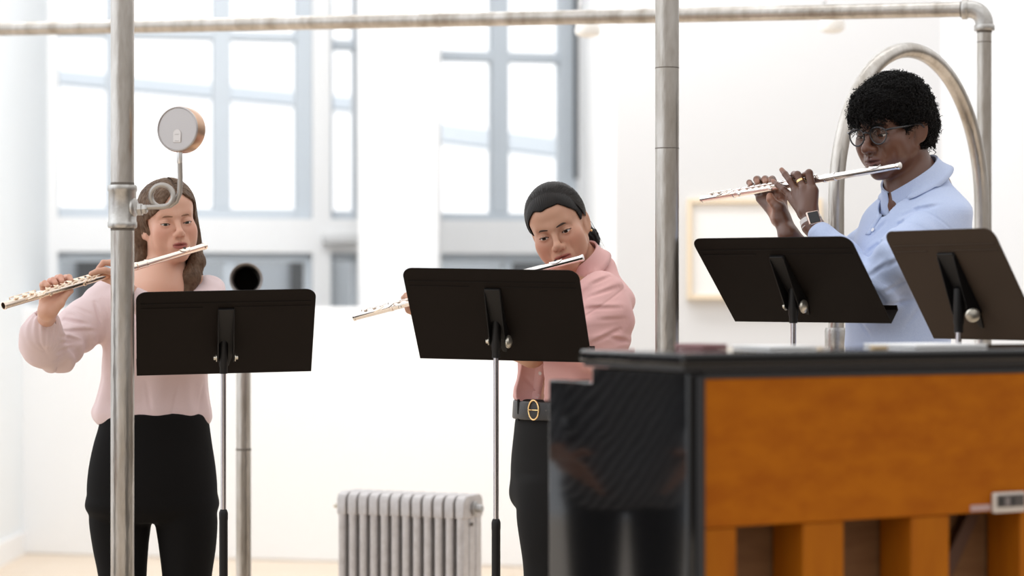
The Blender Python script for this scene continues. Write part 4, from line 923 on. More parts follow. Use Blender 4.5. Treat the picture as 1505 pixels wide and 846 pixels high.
# ================================================================== flutist in the middle
def person_middle():
    Y0 = 6.1; root = empty('person', (W(832, 0, Y0).x, Y0, 0), 'standing person with dark tied-back hair, pink collared shirt and black belt, playing a flute', 'person', 'flutists')
    H = Head(Wn(821, 333, Y0-.02), -13, 11, 19, 1.0, {'blow': 1, 'cheek': .001, 'nosew': 1.12, 'nosel': .25, 'nosez': .003, 'jaw': 1.0, 'hu': .0036, 'hl': .0038, 'lid': .0010, 'lips': .95, 'mouthw': 1.0, 'socket': .0065, 'smilefold': .0018})
    flA, flB = solve_flute((857.5, 378), (520, 466), 5.945, True)
    flute(flA, flB, 'silver flute half hidden by the music stand, held by the flutist in the pink shirt', (M_silver, M_silver), .35)
    fy = lambda px: flA.y+(flB.y-flA.y)*(857.5-px)/337.5
    nb = Wn(854, 405, 6.14)
    neck = Grp([(H.wld((0, .030, -.045))[0], nb, .049, .056), (H.wld((0, .01, -.075))[0], Wn(838, 420, 6.09), .042, .05), (nb, Wn(800, 432, 6.18), .05, .04), (nb, Wn(885, 425, 6.06), .05, .04), (nb, Wn(840, 480, 6.12), .07, .08)], .04)
    shL = Wn(883, 437, 6.0); eL = Wn(886, 508, 5.95); lw = Wn(716, 448, 5.98); shR = Wn(762, 440, 6.22); eR = Wn(782, 520, 6.05); rw = Wn(632, 470, 6.12)
    arms = Grp(chain([shL, eL, lw], [.042, .036, .025])+chain([shR, eR, rw], [.042, .0345, .025]), .015)
    core = Grp([(nb, Wn(834, 660, Y0), .07, .09), (Wn(808, 720, Y0-.035), Wn(811, 1120, Y0-.05), .045, .035), (Wn(862, 720, Y0+.035), Wn(868, 1120, Y0+.05), .045, .035), (Wn(834, 660, Y0), Wn(808, 720, Y0-.035), .05, .045), (Wn(834, 660, Y0), Wn(862, 720, Y0+.035), .05, .045), (shR, shL, .045, .045)], .02)
    L_ = lambda px, dy, dY: Wn(px, 378+(857.5-px)*.2607+dy, fy(px)+dY)
    Rh = Hand([(rw, L_(622, 22, .02), .022, .02), (L_(622, 22, .02), L_(604, 10, .025), .018, .014), (L_(622, 22, .02), L_(616, 8, .025), .017, .014), (L_(622, 20, .02), L_(628, 8, .02), .017, .014)],
              [([L_(600, 10, .025), L_(594, -9, .025), L_(597, -12, .01), L_(600, -7, -.002)], [.0085, .008, .0074, .0064]), ([L_(612, 8, .025), L_(609, -12, .025), L_(613, -14, .01), L_(616, -8, -.002)], [.0085, .008, .0075, .0065]), ([L_(622, 8, .025), L_(621, -13, .025), L_(626, -15, .01), L_(629, -8, -.002)], [.0085, .008, .0075, .0065]),
               ([L_(631, 9, .02), L_(633, -12, .02), L_(638, -13, .01), L_(641, -7, -.002)], [.0085, .008, .0075, .0065]), ([L_(630, 16, .0), L_(637, 12, -.004), L_(645, 8, .0)], [.011, .0095, .008])])
    Lh = Hand([(lw, L_(706, 16, -.035), .022, .019), (L_(706, 16, -.035), L_(716, 2, -.035), .017, .014), (L_(706, 16, -.035), L_(704, 1, -.035), .017, .014), (L_(706, 16, -.035), L_(694, 4, -.03), .016, .013)],
              [([L_(716, 2, -.035), L_(714, -13, -.03), L_(708, -14, -.014), L_(704, -8, -.002)], [.0088, .008, .0075, .0065]), ([L_(706, 1, -.035), L_(702, -14, -.03), L_(695, -14, -.014), L_(691, -8, -.002)], [.0088, .008, .0075, .0065]), ([L_(698, 2, -.035), L_(691, -13, -.03), L_(684, -13, -.014), L_(680, -7, -.002)], [.0085, .008, .0075, .0065]),
               ([L_(693, 5, -.03), L_(684, -8, -.028), L_(676, -10, -.014), L_(671, -6, -.002)], [.008, .0074, .007, .006]), ([L_(712, 14, -.01), L_(704, 10, .006), L_(696, 8, .012)], [.011, .0095, .008])])
    skin = union([H.sdf, neck, arms, core], .022); full = lambda P: smin(smin(skin(P), Rh(P), .012), Lh(P), .012)
    V, Q, N = sparse_mesh(full, (-.32, 5.78, .06), (.36, 6.4, 1.72), .0026)
    cols = face_cols(H, V, (.56, .305, .205), (.36, .115, .09), (.58, .23, .155))
    mesh_obj('body', V, Q, N, M_sk[1], root, cols)
    eyes(H, root, (.035, .018, .01, 1), gaze=(-.05, -.25), brow=(.055, .03, .02, 1), brow_r=.0028, lash=(.012, .008, .006, 1), browz=.0160, arch=.0040)
    # shirt
    yaw = math.radians(-38)
    rr = dense([(W(0, py, Y0).z, W(cx, 0, Y0).x, Y0+dy, a, b, yaw) for py, cx, dy, a, b in ((374, 880, .05, .040, .035), (384, 872, .05, .062, .055), (394, 862, .045, .088, .072), (405, 855, .035, .115, .085), (418, 850, .03, .150, .094), (434, 846, .03, .182, .102), (470, 842, .02, .168, .118), (520, 838, .01, .152, .118), (555, 834, 0, .146, .116), (576, 832, 0, .152, .120), (588, 831, 0, .146, .114), (593, 831, 0, .13, .10))], 60)
    sL = Grp(chain([shL, Wn(890, 470, 5.97), eL, Wn(845, 492, 5.94), Wn(760, 462, 5.965), lw+A3(.03, 0, -.005)], [.070, .070, .062, .056, .046, .038]), .03)
    sR = Grp(chain([shR, eR+A3(-.012, 0, .035)], [.066, .056]), .03)
    zb = W(0, 588, Y0).z
    def shirt(P):
        d, an, z = loft(P, rr); t = np.clip((z-zb)/.3, 0, 1)
        d = d+.0035*np.sin(an*9+vn(P*A3(6, 6, 2.5))*2.5)*(1-t)+.002*np.sin(z*60+vn(P*8)*3)*t
        a = sL(P); m = a < .06
        if m.any():
            Qp = P[m]; a = a.copy(); s = np.clip((Qp[:, 2]-eL[2])/.2, 0, 1)
            a[m] += wrinkle(Qp, shL, (.35, .1, -.93), .045, .0030, 11, 2)*(.45+.75*np.exp(-.5*(np.linalg.norm(Qp-eL, axis=1)/.10)**2))
            n_ = Qp-shL; sd = n_@A3(.55, .05, -.83); a[m] += .0016*np.exp(-.5*((sd-.012)/.0022)**2)
        b = sR(P)+wrinkle(P, shR, (0, 0, 1), .06, .003, 10, 5)
        d = smin(smin(d, a, .03), b, .03)
        d = smax(d, -(cone(P, H.wld((0, .03, -.05))[0], Wn(838, 425, 6.05), .058, .050)), .005)
        d = smax(d, -(cone(P, eR, eR+A3(0, 0, -.1), .045, .06)), .004)
        return d+.0014*vn(P*22)
    shirt = creases(shirt, [(((866, 436), (909, 421)), 1), (((862, 453), (914, 452)), .9), (((869, 505), (912, 484)), 1.2), (((896, 496), (926, 502)), 1.2), (((868, 418), (896, 406)), .9), (((880, 470), (918, 468)), .6), (((772, 555), (800, 583)), .7), (((815, 560), (818, 586)), .7)], 5.6, 6.4)
    V, Q, N = sparse_mesh(shirt, (-.32, 5.78, 1.04), (.40, 6.42, 1.5), .0035)
    so_ = mesh_obj('shirt', V, Q, N, M_pink, root)
    collar(so_, Wn(854, 389, 6.11), math.radians(-36), math.radians(30), .059, .032, .048, .16, .020, M_pink, roll=math.radians(10), sq=1.08, push=shirt)
    # placket and buttons
    mb = MB(); rows = []
    for py in np.linspace(440, 590, 26):
        px = 806-(py-440)*.115; p, n = hit(shirt, px, py, 5.8, 6.3); rows.append((p, n))
    for (p, n) in rows:
        s_ = Vector((0, 0, 1)).cross(n).normalized()
        for k in (-.014, .014): mb.v.append(tuple(p+s_*k+n*.0012))
    mb.f = [(2*i, 2*i+1, 2*i+3, 2*i+2) for i in range(len(rows)-1)]; o = mb.build('placket', M_pink, so_, smooth=60); so = o.modifiers.new('s', 'SOLIDIFY'); so.thickness = .0025
    for py in (462, 505, 548, 582):
        p, n = hit(shirt, 806-(py-440)*.115+1, py, 5.8, 6.3); MB().lathe([(0, .005), (.0012, .0055), (.0022, .0048), (.0016, .003), (.0017, .0005)], p+n*.0022, n, 16).build('button', mat('pearl_button', (.80, .70, .68, 1), .2), so_)
    # trousers, belt
    yt = math.radians(-42)
    tr = trousers(((586, 831, .143, .108), (615, 831, .148, .114), (650, 832, .160, .122), (700, 834, .170, .134), (740, 834, .168, .128), (765, 834, .12, .09)),
                  ([(W(0, 700, Y0).z, 808, .085, 0, -.03), (W(0, 755, Y0).z, 806, .087, 0, -.04), (W(0, 800, Y0).z, 807, .078, 0, -.05), (W(0, 846, Y0).z, 808, .070, 0, -.05), (.45, 810, .064, 0, -.05), (.06, 812, .060, 0, -.05)],
                   [(W(0, 700, Y0).z, 862, .085, 0, .03), (W(0, 755, Y0).z, 864, .087, 0, .04), (W(0, 800, Y0).z, 866, .078, 0, .05), (W(0, 846, Y0).z, 867, .070, 0, .05), (.45, 868, .064, 0, .05), (.06, 868, .060, 0, .05)]), Y0, yt, k=.02, folds=1)
    V, Q, N = sparse_mesh(tr, (-.1, 5.85, .02), (.42, 6.4, 1.15), .005); mesh_obj('trousers', V, Q, N, mat('charcoal_trouser_cloth', (.010, .0095, .0095, 1), .8, spec=.2, bump=.05, bscale=500), root)
    z0, z1 = W(0, 614, Y0).z, W(0, 589, Y0).z; cxw = W(831, 0, Y0).x; R = Matrix.Rotation(yt, 3, 'Z'); mb = MB(); n = 72
    for z_, (a, b) in ((z0, (.1535, .1195)), (z0+.003, (.1550, .121)), (z1-.003, (.1525, .1185)), (z1, (.151, .117))):
        for i in range(n):
            t = 2*PI*i/n; p = R @ Vector((a*math.sin(t), -b*math.cos(t), 0)); mb.v.append((cxw+p.x, Y0+p.y, z_))
    mb.f = [(r*n+i, r*n+(i+1) % n, (r+1)*n+(i+1) % n, (r+1)*n+i) for r in range(3) for i in range(n)]
    bl = mb.build('belt', mat('black_belt_leather', (.028, .026, .026, 1), .4, bump=.1, bscale=300), root); so = bl.modifiers.new('s', 'SOLIDIFY'); so.thickness = .004; so.offset = 1
    bp, bn = hit(tr, 789.5, 602, 5.8, 6.2); bn = Vector((bn.x, bn.y, 0)).normalized(); s_ = Vector((0, 0, 1)).cross(bn).normalized(); c = bp+bn*.014
    ring = [c+s_*.0185*math.cos(t)+Vector((0, 0, .026*math.sin(t))) for t in np.linspace(0, 2*PI, 41)]
    MB().tube(ring, .0025, 12, caps=False).build('buckle', M_gold, bl)
    MB().tube([c+s_*-.0185, c+s_*.004+bn*.003, c+s_*.019], .0016, 8).build('buckle_pin', M_gold, bl)
    for px in (768, 772):
        p, n_ = hit(tr, px, 602, 5.8, 6.3); n_ = Vector((n_.x, n_.y, 0)).normalized(); s2 = Vector((0, 0, 1)).cross(n_).normalized(); MB().box(p+n_*.012, (.010, .004, .058), Matrix((s2, n_, Vector((0, 0, 1)))).transposed()).build('belt_loop', M_blk_tr, root, bevel=.001); break
    for k in range(4):
        p = c-bn*.001+s_*(.030+.011*k); MB().lathe([(0, .0016), (.0008, .0018), (.001, .0005)], p-bn*.004, bn, 10).build('belt_hole', M_seam, bl)
    shoes(root, [(W(812, 0, Y0).x, Y0-.05), (W(868, 0, Y0).x, Y0+.05)], yt, M_shoe)
    # hair pulled back into a low tail
    Mh = mat('dark_brown_hair', (.012, .0085, .007, 1), .5, var=(.006, .0045, .004, 1), vscale=60, spec=.15); Mh2 = mat('dark_hair_strand', (.022, .0155, .012, 1), .42, var=(.007, .005, .0045, 1), vscale=20, spec=.2)
    hw = lambda z, x: np.clip(.067-.30*np.maximum(z-.03, 0)-12*np.maximum(z-.03, 0)**2, .002, .08)
    pole = np.array((0, .10, .0), f32)
    def grv(v):
        q = v-pole; an = np.arctan2(q[:, 0], q[:, 2]+.02); return .00035*np.sin(an*120+vn(v*45)*2.5)
    cap = hair_cap(H, .0075, hw, lambda x: .071+.0*x-.004*np.exp(-.5*((x+.012)/.008)**2), yback=-.014, bottom=-.062, groove=grv, k=.006)
    tail = Grp(chain([H.wld(p)[0] for p in ((.0, .098, -.01), (.022, .108, -.035), (.045, .098, -.075), (.052, .085, -.125))], [.030, .031, .028, .010]), .02)
    hair = lambda P: smin(cap(P), tail(P)+.0012*np.sin(H.loc(P)[:, 0]*500+vn(P*60)*3), .02)
    V, Q, N = sparse_mesh(hair, H.c-A3(.18, .2, .24), H.c+A3(.18, .22, .18), .0026); hh = mesh_obj('hair', V, Q, N, Mh, root)
    P_ = []
    for i in range(900):   # strands combed back from the hairline to the tail
        s = rng.choice([-1, 1]); a = rng.uniform(.0, 1.75); x0 = s*.084*math.sin(a)*.96; z0_ = .031+.0945*math.cos(a)
        st = np.array((x0*.80 if a < .9 else x0*.93, -.082*max(.12, math.cos(a*.85)), min(z0_, .10) if a < .5 else z0_)); en = np.array((.006*rng.normal(), .106, -.012+.012*rng.normal()))
        p = []
        for t in np.linspace(0, 1, 12):
            q = st*(1-t)+en*t; q = q-np.array((0, .016, .031)); k_ = math.sqrt((q[0]/.0822)**2+(q[1]/.1018)**2+(q[2]/.0928)**2); q = q/max(k_, .2)*(1.0+.008*rng.random()); p.append(q+np.array((0, .016, .031)))
        P_.append(H.wld(p))
    for i in range(90):
        o = rng.normal(0, .010, 3); P_.append(H.wld(np.array(((.0, .100, -.01), (.022, .112, -.035), (.046, .103, -.075), (.055+.006*rng.normal(), .09, -.13-.02*rng.random())))+o))
    for i in range(4):   # loose hairs behind the ear
        P_.append(H.wld(np.array(((.07, .04, .0), (.075, .07, -.04+.01*rng.normal()), (.07+.012*rng.random(), .09, -.09), (.075+.02*rng.random(), .10, -.14)))+rng.normal(0, .004, 3)))
    strands('hair_strands', P_, Mh2, hh, .00048)
    e = H.wld((.0795, .006, -.040))[0]; o = MB().sphere(e, .0032, 12).build('earring', M_gold, root)
person_middle()
# ================================================================== flutist on the right
def person_right():
    Y0 = 5.8; root = empty('person', (W(1330, 0, Y0).x, Y0, 0), 'standing person with short black curly hair, round glasses and pale blue shirt, playing a flute', 'person', 'flutists')
    H = Head(Wn(1311.5, 188, Y0), -48, 11, 2, 1.07, {'blow': 1, 'cheek': -.001, 'nosew': 1.25, 'nosel': .5, 'nosez': .003, 'jaw': 1.0, 'hu': .0018, 'hl': .0040, 'lid': .0028, 'lips': 1.25, 'mouthw': 1.05, 'socket': .0065})
    flA, flB = solve_flute((1323, 243), (1032, 293), 5.675, True)
    flute(flA, flB, 'bright silver flute held in both hands by the flutist in the blue shirt', (M_silver, M_silver), .35)
    fy = lambda px: flA.y+(flB.y-flA.y)*(1323-px)/291
    nb = Wn(1352, 285, 5.84)
    neck = Grp([(H.wld((0, .030, -.045))[0], nb, .054, .060), (H.wld((0, .005, -.075))[0], Wn(1332, 295, 5.80), .044, .05), (nb, Wn(1310, 320, 5.95), .05, .04), (nb, Wn(1380, 320, 5.74), .05, .04), (nb, Wn(1340, 360, 5.82), .07, .08)], .04)
    def pt(cx, cy, dY):
        px, py = 1020+cx/4.703, 220+cy/4.703; return Wn(px, py, fy(px)+dY)
    lw = pt(818, 520, -.055); rw = pt(655, 590, .0)
    shL = Wn(1376, 334, 5.70); eL = Wn(1281, 430, 5.67); shR = Wn(1300, 340, 5.98); eR = Wn(1236, 432, 6.02)
    arms = Grp(chain([shL, eL, lw], [.045, .040, .0275])+chain([shR, eR, rw], [.045, .038, .0265]), .015)
    core = Grp([(nb, Wn(1320, 560, Y0), .08, .10), (Wn(1318, 560, Y0), Wn(1308, 660, Y0-.055), .06, .045), (Wn(1318, 560, Y0), Wn(1332, 660, Y0+.055), .06, .045), (Wn(1308, 660, Y0-.055), Wn(1306, 1000, Y0-.07), .045, .035), (Wn(1332, 660, Y0+.055), Wn(1336, 1000, Y0+.07), .045, .035), (shR, shL, .05, .05)], .02)
    Lh = Hand([(lw, pt(790, 430, -.05), .0255, .024), (pt(800, 430, -.05), pt(822, 285, -.036), .021, .0155), (pt(785, 420, -.052), pt(765, 275, -.040), .020, .016), (pt(770, 425, -.048), pt(712, 290, -.036), .019, .015), (pt(765, 440, -.042), pt(672, 325, -.028), .017, .0135)],
              [([pt(822, 290, -.036), pt(795, 160, -.032), pt(764, 178, -.012), pt(748, 212, -.006)], [.0115, .0100, .0088, .0072]),
               ([pt(765, 275, -.040), pt(715, 172, -.036), pt(692, 170, -.016), pt(694, 205, -.006)], [.0115, .0098, .0086, .0072]),
               ([pt(712, 288, -.038), pt(664, 212, -.040), pt(630, 168, -.034), pt(606, 138, -.028)], [.0108, .0090, .0080, .0064]),
               ([pt(670, 322, -.030), pt(620, 275, -.034), pt(578, 243, -.028), pt(546, 216, -.020)], [.0098, .0084, .0074, .0060]),
               ([pt(800, 380, -.02), pt(770, 310, .0), pt(735, 268, .008)], [.0125, .0105, .0090])])
    Rh = Hand([(rw, pt(610, 480, .015), .0255, .024), (pt(600, 480, .02), pt(462, 335, .035), .018, .014), (pt(590, 470, .02), pt(505, 315, .036), .020, .015), (pt(590, 470, .02), pt(555, 308, .034), .020, .015), (pt(600, 470, .016), pt(602, 312, .028), .020, .0155), (pt(600, 470, .0), pt(590, 400, -.004), .021, .018)],
              [([pt(462, 330, .036), pt(398, 248, .034), pt(382, 226, .014), pt(392, 246, -.002)], [.0098, .0086, .0076, .0064]),
               ([pt(505, 312, .036), pt(438, 205, .034), pt(432, 203, .012), pt(440, 236, -.003)], [.0110, .0096, .0084, .0070]),
               ([pt(555, 305, .034), pt(492, 203, .034), pt(488, 203, .012), pt(495, 230, -.003)], [.0110, .0098, .0086, .0072]),
               ([pt(602, 308, .028), pt(540, 204, .030), pt(532, 206, .012), pt(532, 226, -.003)], [.0110, .0096, .0084, .0070]),
               ([pt(592, 405, -.006), pt(556, 372, -.012), pt(532, 342, -.016), pt(526, 322, -.016)], [.0155, .0130, .0118, .0100])])
    skin = union([H.sdf, neck, arms, core], .022); full = lambda P: smin(smin(skin(P), Lh(P), .012), Rh(P), .012)
    V, Q, N = sparse_mesh(full, (.55, 5.4, .06), (1.32, 6.22, 1.95), .0026)
    cols = face_cols(H, V, (.128, .053, .031), (.125, .05, .04), (.145, .054, .031))
    palm = np.clip(1-np.linalg.norm((V-pt(560, 420, .0))/A3(.05, .03, .07), axis=1), 0, 1)[:, None]; tips = np.zeros((len(V), 1), f32)
    for a in ((606, 138, -.028), (546, 216, -.02), (526, 322, -.02), (392, 235, .0), (440, 215, .0), (495, 212, .0)): tips = np.maximum(tips, np.exp(-.5*(np.linalg.norm(V-pt(*a), axis=1)/.010)**2)[:, None])
    k = np.clip(palm*1.2+tips*.7, 0, 1); cols = cols*(1-k)+np.array((.38, .165, .095), f32)*k
    mesh_obj('body', V, Q, N, M_sk[2], root, cols)
    eyes(H, root, (.02, .009, .005, 1), gaze=(-.1, -.5), brow=(.010, .006, .005, 1), brow_r=.0030, lash=(.008, .006, .005, 1))
    # shirt
    yaw = math.radians(-60)
    rr = dense([(W(0, py, Y0).z, W(cx, 0, Y0).x, Y0+dy, a, b, yaw) for py, cx, dy, a, b in ((246, 1370, .03, .045, .045), (256, 1364, .03, .056, .054), (268, 1359, .03, .074, .068), (284, 1356, .03, .118, .082), (304, 1352, .02, .170, .098), (335, 1345, .02, .185, .112), (380, 1335, 0, .178, .122), (430, 1325, 0, .165, .124), (480, 1319, 0, .158, .118), (540, 1318, 0, .156, .116), (570, 1318, 0, .145, .105))], 60)
    aF = (eL-lw)/np.linalg.norm(eL-lw)
    sL = Grp(chain([shL, Wn(1332, 376, 5.64), eL, lw+aF*.13, lw+aF*.060], [.074, .068, .056, .044, .036]), .03)
    cuffL = Grp(chain([lw+aF*.072, lw+aF*.042], [.0365, .0345]), .005)
    sR = Grp(chain([shR, Wn(1265, 385, 6.0), eR, Wn(1190, 385, 6.0)], [.068, .062, .056, .040]), .03)
    dL = (eL-shL)/np.linalg.norm(eL-shL); dF = (lw-eL)/np.linalg.norm(lw-eL)
    def shirt(P):
        d, an, z = loft(P, rr); d = d+.0035*np.sin(an*6+z*30+vn(P*A3(5, 5, 3))*3)*np.clip(vn(P*4+9)+.5, 0, 1)
        a = sL(P); m = a < .06
        if m.any():
            Qp = P[m]; a = a.copy(); le = np.exp(-.5*(np.linalg.norm(Qp-eL, axis=1)/.10)**2)
            a[m] += wrinkle(Qp, shL, dL, .065, .0052, 8, 4)*(.45+.7*le)
            sd = (Qp-shL)@A3(-.62, -.2, -.75); a[m] += .0018*np.exp(-.5*((sd-.006)/.0024)**2)
        b = sR(P)+wrinkle(P, shR, (0, 0, 1), .06, .004, 9, 5)
        d = smin(smin(smin(d, a, .028), cuffL(P), .004), b, .03)
        d = smax(d, -(cone(P, H.wld((0, .03, -.05))[0], Wn(1324, 318, 5.80), .066, .056)), .005)
        d = smax(d, -(cone(P, lw, lw+(lw-eL)/np.linalg.norm(lw-eL)*.1, .031, .034)), .002)
        rr2 = (rw-Wn(1190, 385, 6.0)); d = smax(d, -(cone(P, rw+A3(.03, 0, -.04), rw, .030, .034)), .003)
        return d+.0014*vn(P*20)
    shirt = creases(shirt, [(((1314, 335), (1348, 308)), 1.4), (((1345, 309), (1380, 301)), 1.2), (((1322, 318), (1356, 304)), .8), (((1283, 345), (1301, 326)), 1), (((1275, 408), (1307, 385)), 1.1), (((1300, 430), (1332, 412)), 1.2), (((1272, 372), (1300, 352)), 1), (((1300, 395), (1335, 372)), .9), (((1262, 470), (1280, 495)), .8), (((1300, 450), (1340, 440)), .8), (((1330, 480), (1352, 452)), .8)], 5.3, 6.3)
    V, Q, N = sparse_mesh(shirt, (.62, 5.4, 1.0), (1.36, 6.25, 1.74), .0036); so_ = mesh_obj('shirt', V, Q, N, M_blue, root)
    collar(so_, Wn(1344, 270, 5.82), math.radians(-58), math.radians(31), .068, .036, .046, .10, .024, M_blue, sq=1.22, drop=.014, out=.023, push=shirt)
    rows = []
    for py in np.linspace(309, 345, 14):
        px = 1301-(py-303)*.60; rows.append(hit(shirt, px, py, 5.4, 6.2))
    mb = MB()
    for (p, n) in rows:
        s_ = Vector((0, 0, 1)).cross(n).normalized()
        for k in (-.011, .011): mb.v.append(tuple(p+s_*k+n*.0006))
    mb.f = [(2*i, 2*i+1, 2*i+3, 2*i+2) for i in range(len(rows)-1)]; o = mb.build('placket', M_blue, so_, smooth=60); so = o.modifiers.new('s', 'SOLIDIFY'); so.thickness = .0025
    for py in (306, 338): 
        p, n = hit(shirt, 1303-(py-303)*.60+2, py, 5.4, 6.2); MB().lathe([(0, .005), (.0014, .0056), (.0024, .0048), (.0018, .003), (.0019, .0005)], p+n*.002, n, 16).build('button', mat('white_button', (.85, .85, .88, 1), .2), so_)
    tr = trousers(((540, 1318, .15, .11), (600, 1318, .165, .125), (660, 1318, .165, .125), (690, 1318, .12, .09)), ([(W(0, 640, Y0).z, 1308, .09, 0, -.06), (.45, 1306, .068, 0, -.07), (.06, 1306, .06, 0, -.07)], [(W(0, 640, Y0).z, 1332, .09, 0, .06), (.45, 1336, .068, 0, .07), (.06, 1336, .06, 0, .07)]), Y0, yaw, k=.02)
    V, Q, N = sparse_mesh(tr, (.7, 5.5, .02), (1.3, 6.1, 1.25), .007); mesh_obj('trousers', V, Q, N, M_blk_tr, root)
    shoes(root, [(W(1306, 0, Y0).x, Y0-.07), (W(1336, 0, Y0).x, Y0+.07)], yaw, M_shoe)
    # glasses: two rims, bridge, temples, lenses
    Mg = mat('dark_spectacle_frame', (.022, .022, .026, 1), .22); gl = empty('glasses', H.c, 'round dark-framed glasses worn by the curly-haired flutist', 'glasses')
    gy = -.1035; gz = -.003
    for s in (-1, 1):
        c0 = np.array((.0325*s, gy+.004, gz)); rim = []
        for t in np.linspace(0, 2*PI, 37):
            rim.append(c0+np.array((.0232*math.cos(t), .004*abs(math.cos(t))**2*(1 if math.cos(t)*s > 0 else .2), .0205*math.sin(t)+.0015*math.cos(2*t))))
        mb = MB(); mb.tube([Vector(v) for v in H.wld(rim)], .0018*1.07, 8, caps=False); mb.build('rim', Mg, gl)
        lp = H.wld(rim[:-1]); o = MB().add([Vector(v) for v in lp], [tuple(range(36))]).build('lens', M_glass, gl, smooth=0)
        tp = [(.0555*s, gy+.008, gz+.010), (.068*s, gy+.018, gz+.011), (.0775*s, -.05, gz+.009), (.0800*s, -.01, gz+.008), (.0800*s, .010, gz+.004), (.0790*s, .026, gz-.012)]
        MB().tube([Vector(v) for v in H.wld(tp)], [.0030, .0026, .0021, .002, .002, .002], 8).build('temple', Mg, gl)
    MB().tube([Vector(v) for v in H.wld([(-.0098, gy+.003, gz+.005), (-.005, gy-.001, gz+.0085), (.005, gy-.001, gz+.0085), (.0098, gy+.003, gz+.005)])], .0019, 8).build('bridge', Mg, gl)
    # watch and ring
    wt = empty('wristwatch', lw, 'square dark-faced watch with white strap on the wrist of the flutist in blue', 'watch')
    ax = Vector(((pt(790, 430, -.05)-lw)/np.linalg.norm(pt(790, 430, -.05)-lw)).tolist()); u, v = frame_for(ax); c = Vector(lw.tolist())+ax*.006
    mb = MB(); n = 40
    for (h, r) in ((-.011, .0278), (-.011, .0295), (.011, .0292), (.011, .0275)):
        for i in range(n):
            t = 2*PI*i/n; mb.v.append(tuple(c+ax*h+(u*math.cos(t)+v*math.sin(t))*r))
    mb.f = [(r*n+i, r*n+(i+1) % n, ((r+1) % 4)*n+(i+1) % n, ((r+1) % 4)*n+i) for r in range(4) for i in range(n)]; mb.build('strap', mat('white_strap', (.72, .68, .66, 1), .45), wt)
    nw = Vector((.10, -1, .18)); nw = (nw-ax*nw.dot(ax)).normalized(); sw = ax.cross(nw).normalized(); R = Matrix((sw, ax, nw)).transposed(); cc = c+nw*.0305
    wc = MB().box(cc, (.034, .038, .009), R).build('case', mat('rose_metal_case', (.75, .58, .50, 1), .25, .9), wt, bevel=.004, seg=4)
    MB().box(cc+nw*.0042, (.028, .032, .003), R).build('screen', mat('watch_screen', (.006, .006, .008, 1), .08), wc, bevel=.0015)
    MB().lathe([(0, .003), (.003, .003), (.0035, .002)], cc+sw*.017*(1 if sw.x > 0 else -1), sw*(1 if sw.x > 0 else -1), 14).build('crown', M_bolt, wc)
    rg = pt(738, 218, -.037); rd = Vector((pt(715, 172, -.036)-pt(765, 275, -.040)).tolist()).normalized()
    o = MB().lathe([(-.003, .0105), (-.003, .0122), (.003, .0122), (.003, .0105), (-.003, .0105)], rg, rd, 28).build('ring', M_gold, smooth=40); tag(o, 'gold ring on the bent finger of the watch-wearing hand', 'ring')
    # short curly hair
    Mh = mat('black_hair', (.0035, .003, .003, 1), .7, spec=.08); Mc = mat('black_curl', (.0055, .0045, .004, 1), .5, spec=.14)
    hw = lambda z, x: np.clip(.070-.4*np.maximum(z-.012, 0), .002, .08)
    def bulk(v, d):
        d = smin(d, ell(v, (0, .012, .046), (.084, .099, .080)), .02); d = smin(d, ell(v, (0, -.052, .066), (.062, .042, .034)), .02); d = smin(d, ell(v, (0, .072, .0), (.070, .050, .062)), .02)
        side = ell(np.stack([np.abs(v[:, 0]), v[:, 1], v[:, 2]], 1), (.084, -.012, -.045), (.03, .045, .055)); return smax(d, -side, .01)
    cap = hair_cap(H, .014, hw, lambda x: .041+.0*x, yback=-.030, bottom=-.062, extra=bulk, groove=lambda v: .0035*vn(v*95)+.0025*vn(v*180), k=.008)
    V, Q, N = sparse_mesh(cap, H.c-A3(.2, .2, .16), H.c+A3(.2, .2, .22), .003); hh = mesh_obj('hair', V, Q, N, Mh, root)
    pick = rng.choice(len(V), 3400, replace=False); q = H.loc(V); P_ = []
    for i in pick:
        if q[i, 2] < -.058: continue
        p = V[i]; n = N[i]; ax = n*.5+rng.normal(0, .6, 3)-np.array((0, 0, .55)); ax /= np.linalg.norm(ax); u, v = frame_for(Vector(ax.tolist())); u = np.array(u); v = np.array(v); r = rng.uniform(.0022, .0042); ln = rng.uniform(.008, .018); tn = rng.uniform(1.2, 2.2); ph = rng.uniform(0, 6.28)
        P_.append([p+n*.0008+ax*ln*(t-.3)+(u*math.cos(ph+t*tn*2*PI)+v*math.sin(ph+t*tn*2*PI))*r for t in np.linspace(0, 1, 11)])
    # loose curls over the forehead and nape
    for i in range(170):
        x = rng.uniform(-.062, .052); z = .045+.012*rng.normal(); y = -.098+.5*abs(x)**1.2*.9+.004*rng.normal(); ln = rng.uniform(.014, .034); r = rng.uniform(.002, .004); ph = rng.uniform(0, 6.28); tn = rng.uniform(1.5, 3)
        P_.append(H.wld([(x+r*math.cos(ph+t*tn*2*PI), y+r*math.sin(ph+t*tn*2*PI)-.004*t, z-ln*t) for t in np.linspace(0, 1, 14)]))
    for i in range(160):
        a = rng.uniform(.75, 2.6); x = .070*math.cos(a); y = .035+.075*math.sin(a); z = -.045+.012*rng.normal(); ln = rng.uniform(.01, .024); r = rng.uniform(.002, .0038); ph = rng.uniform(0, 6.28); tn = rng.uniform(1.5, 2.6)
        P_.append(H.wld([(x+r*math.cos(ph+t*tn*2*PI), y+r*math.sin(ph+t*tn*2*PI), z-ln*t) for t in np.linspace(0, 1, 12)]))
    strands('curls', P_, Mc, hh, .0011, 5)
person_right()
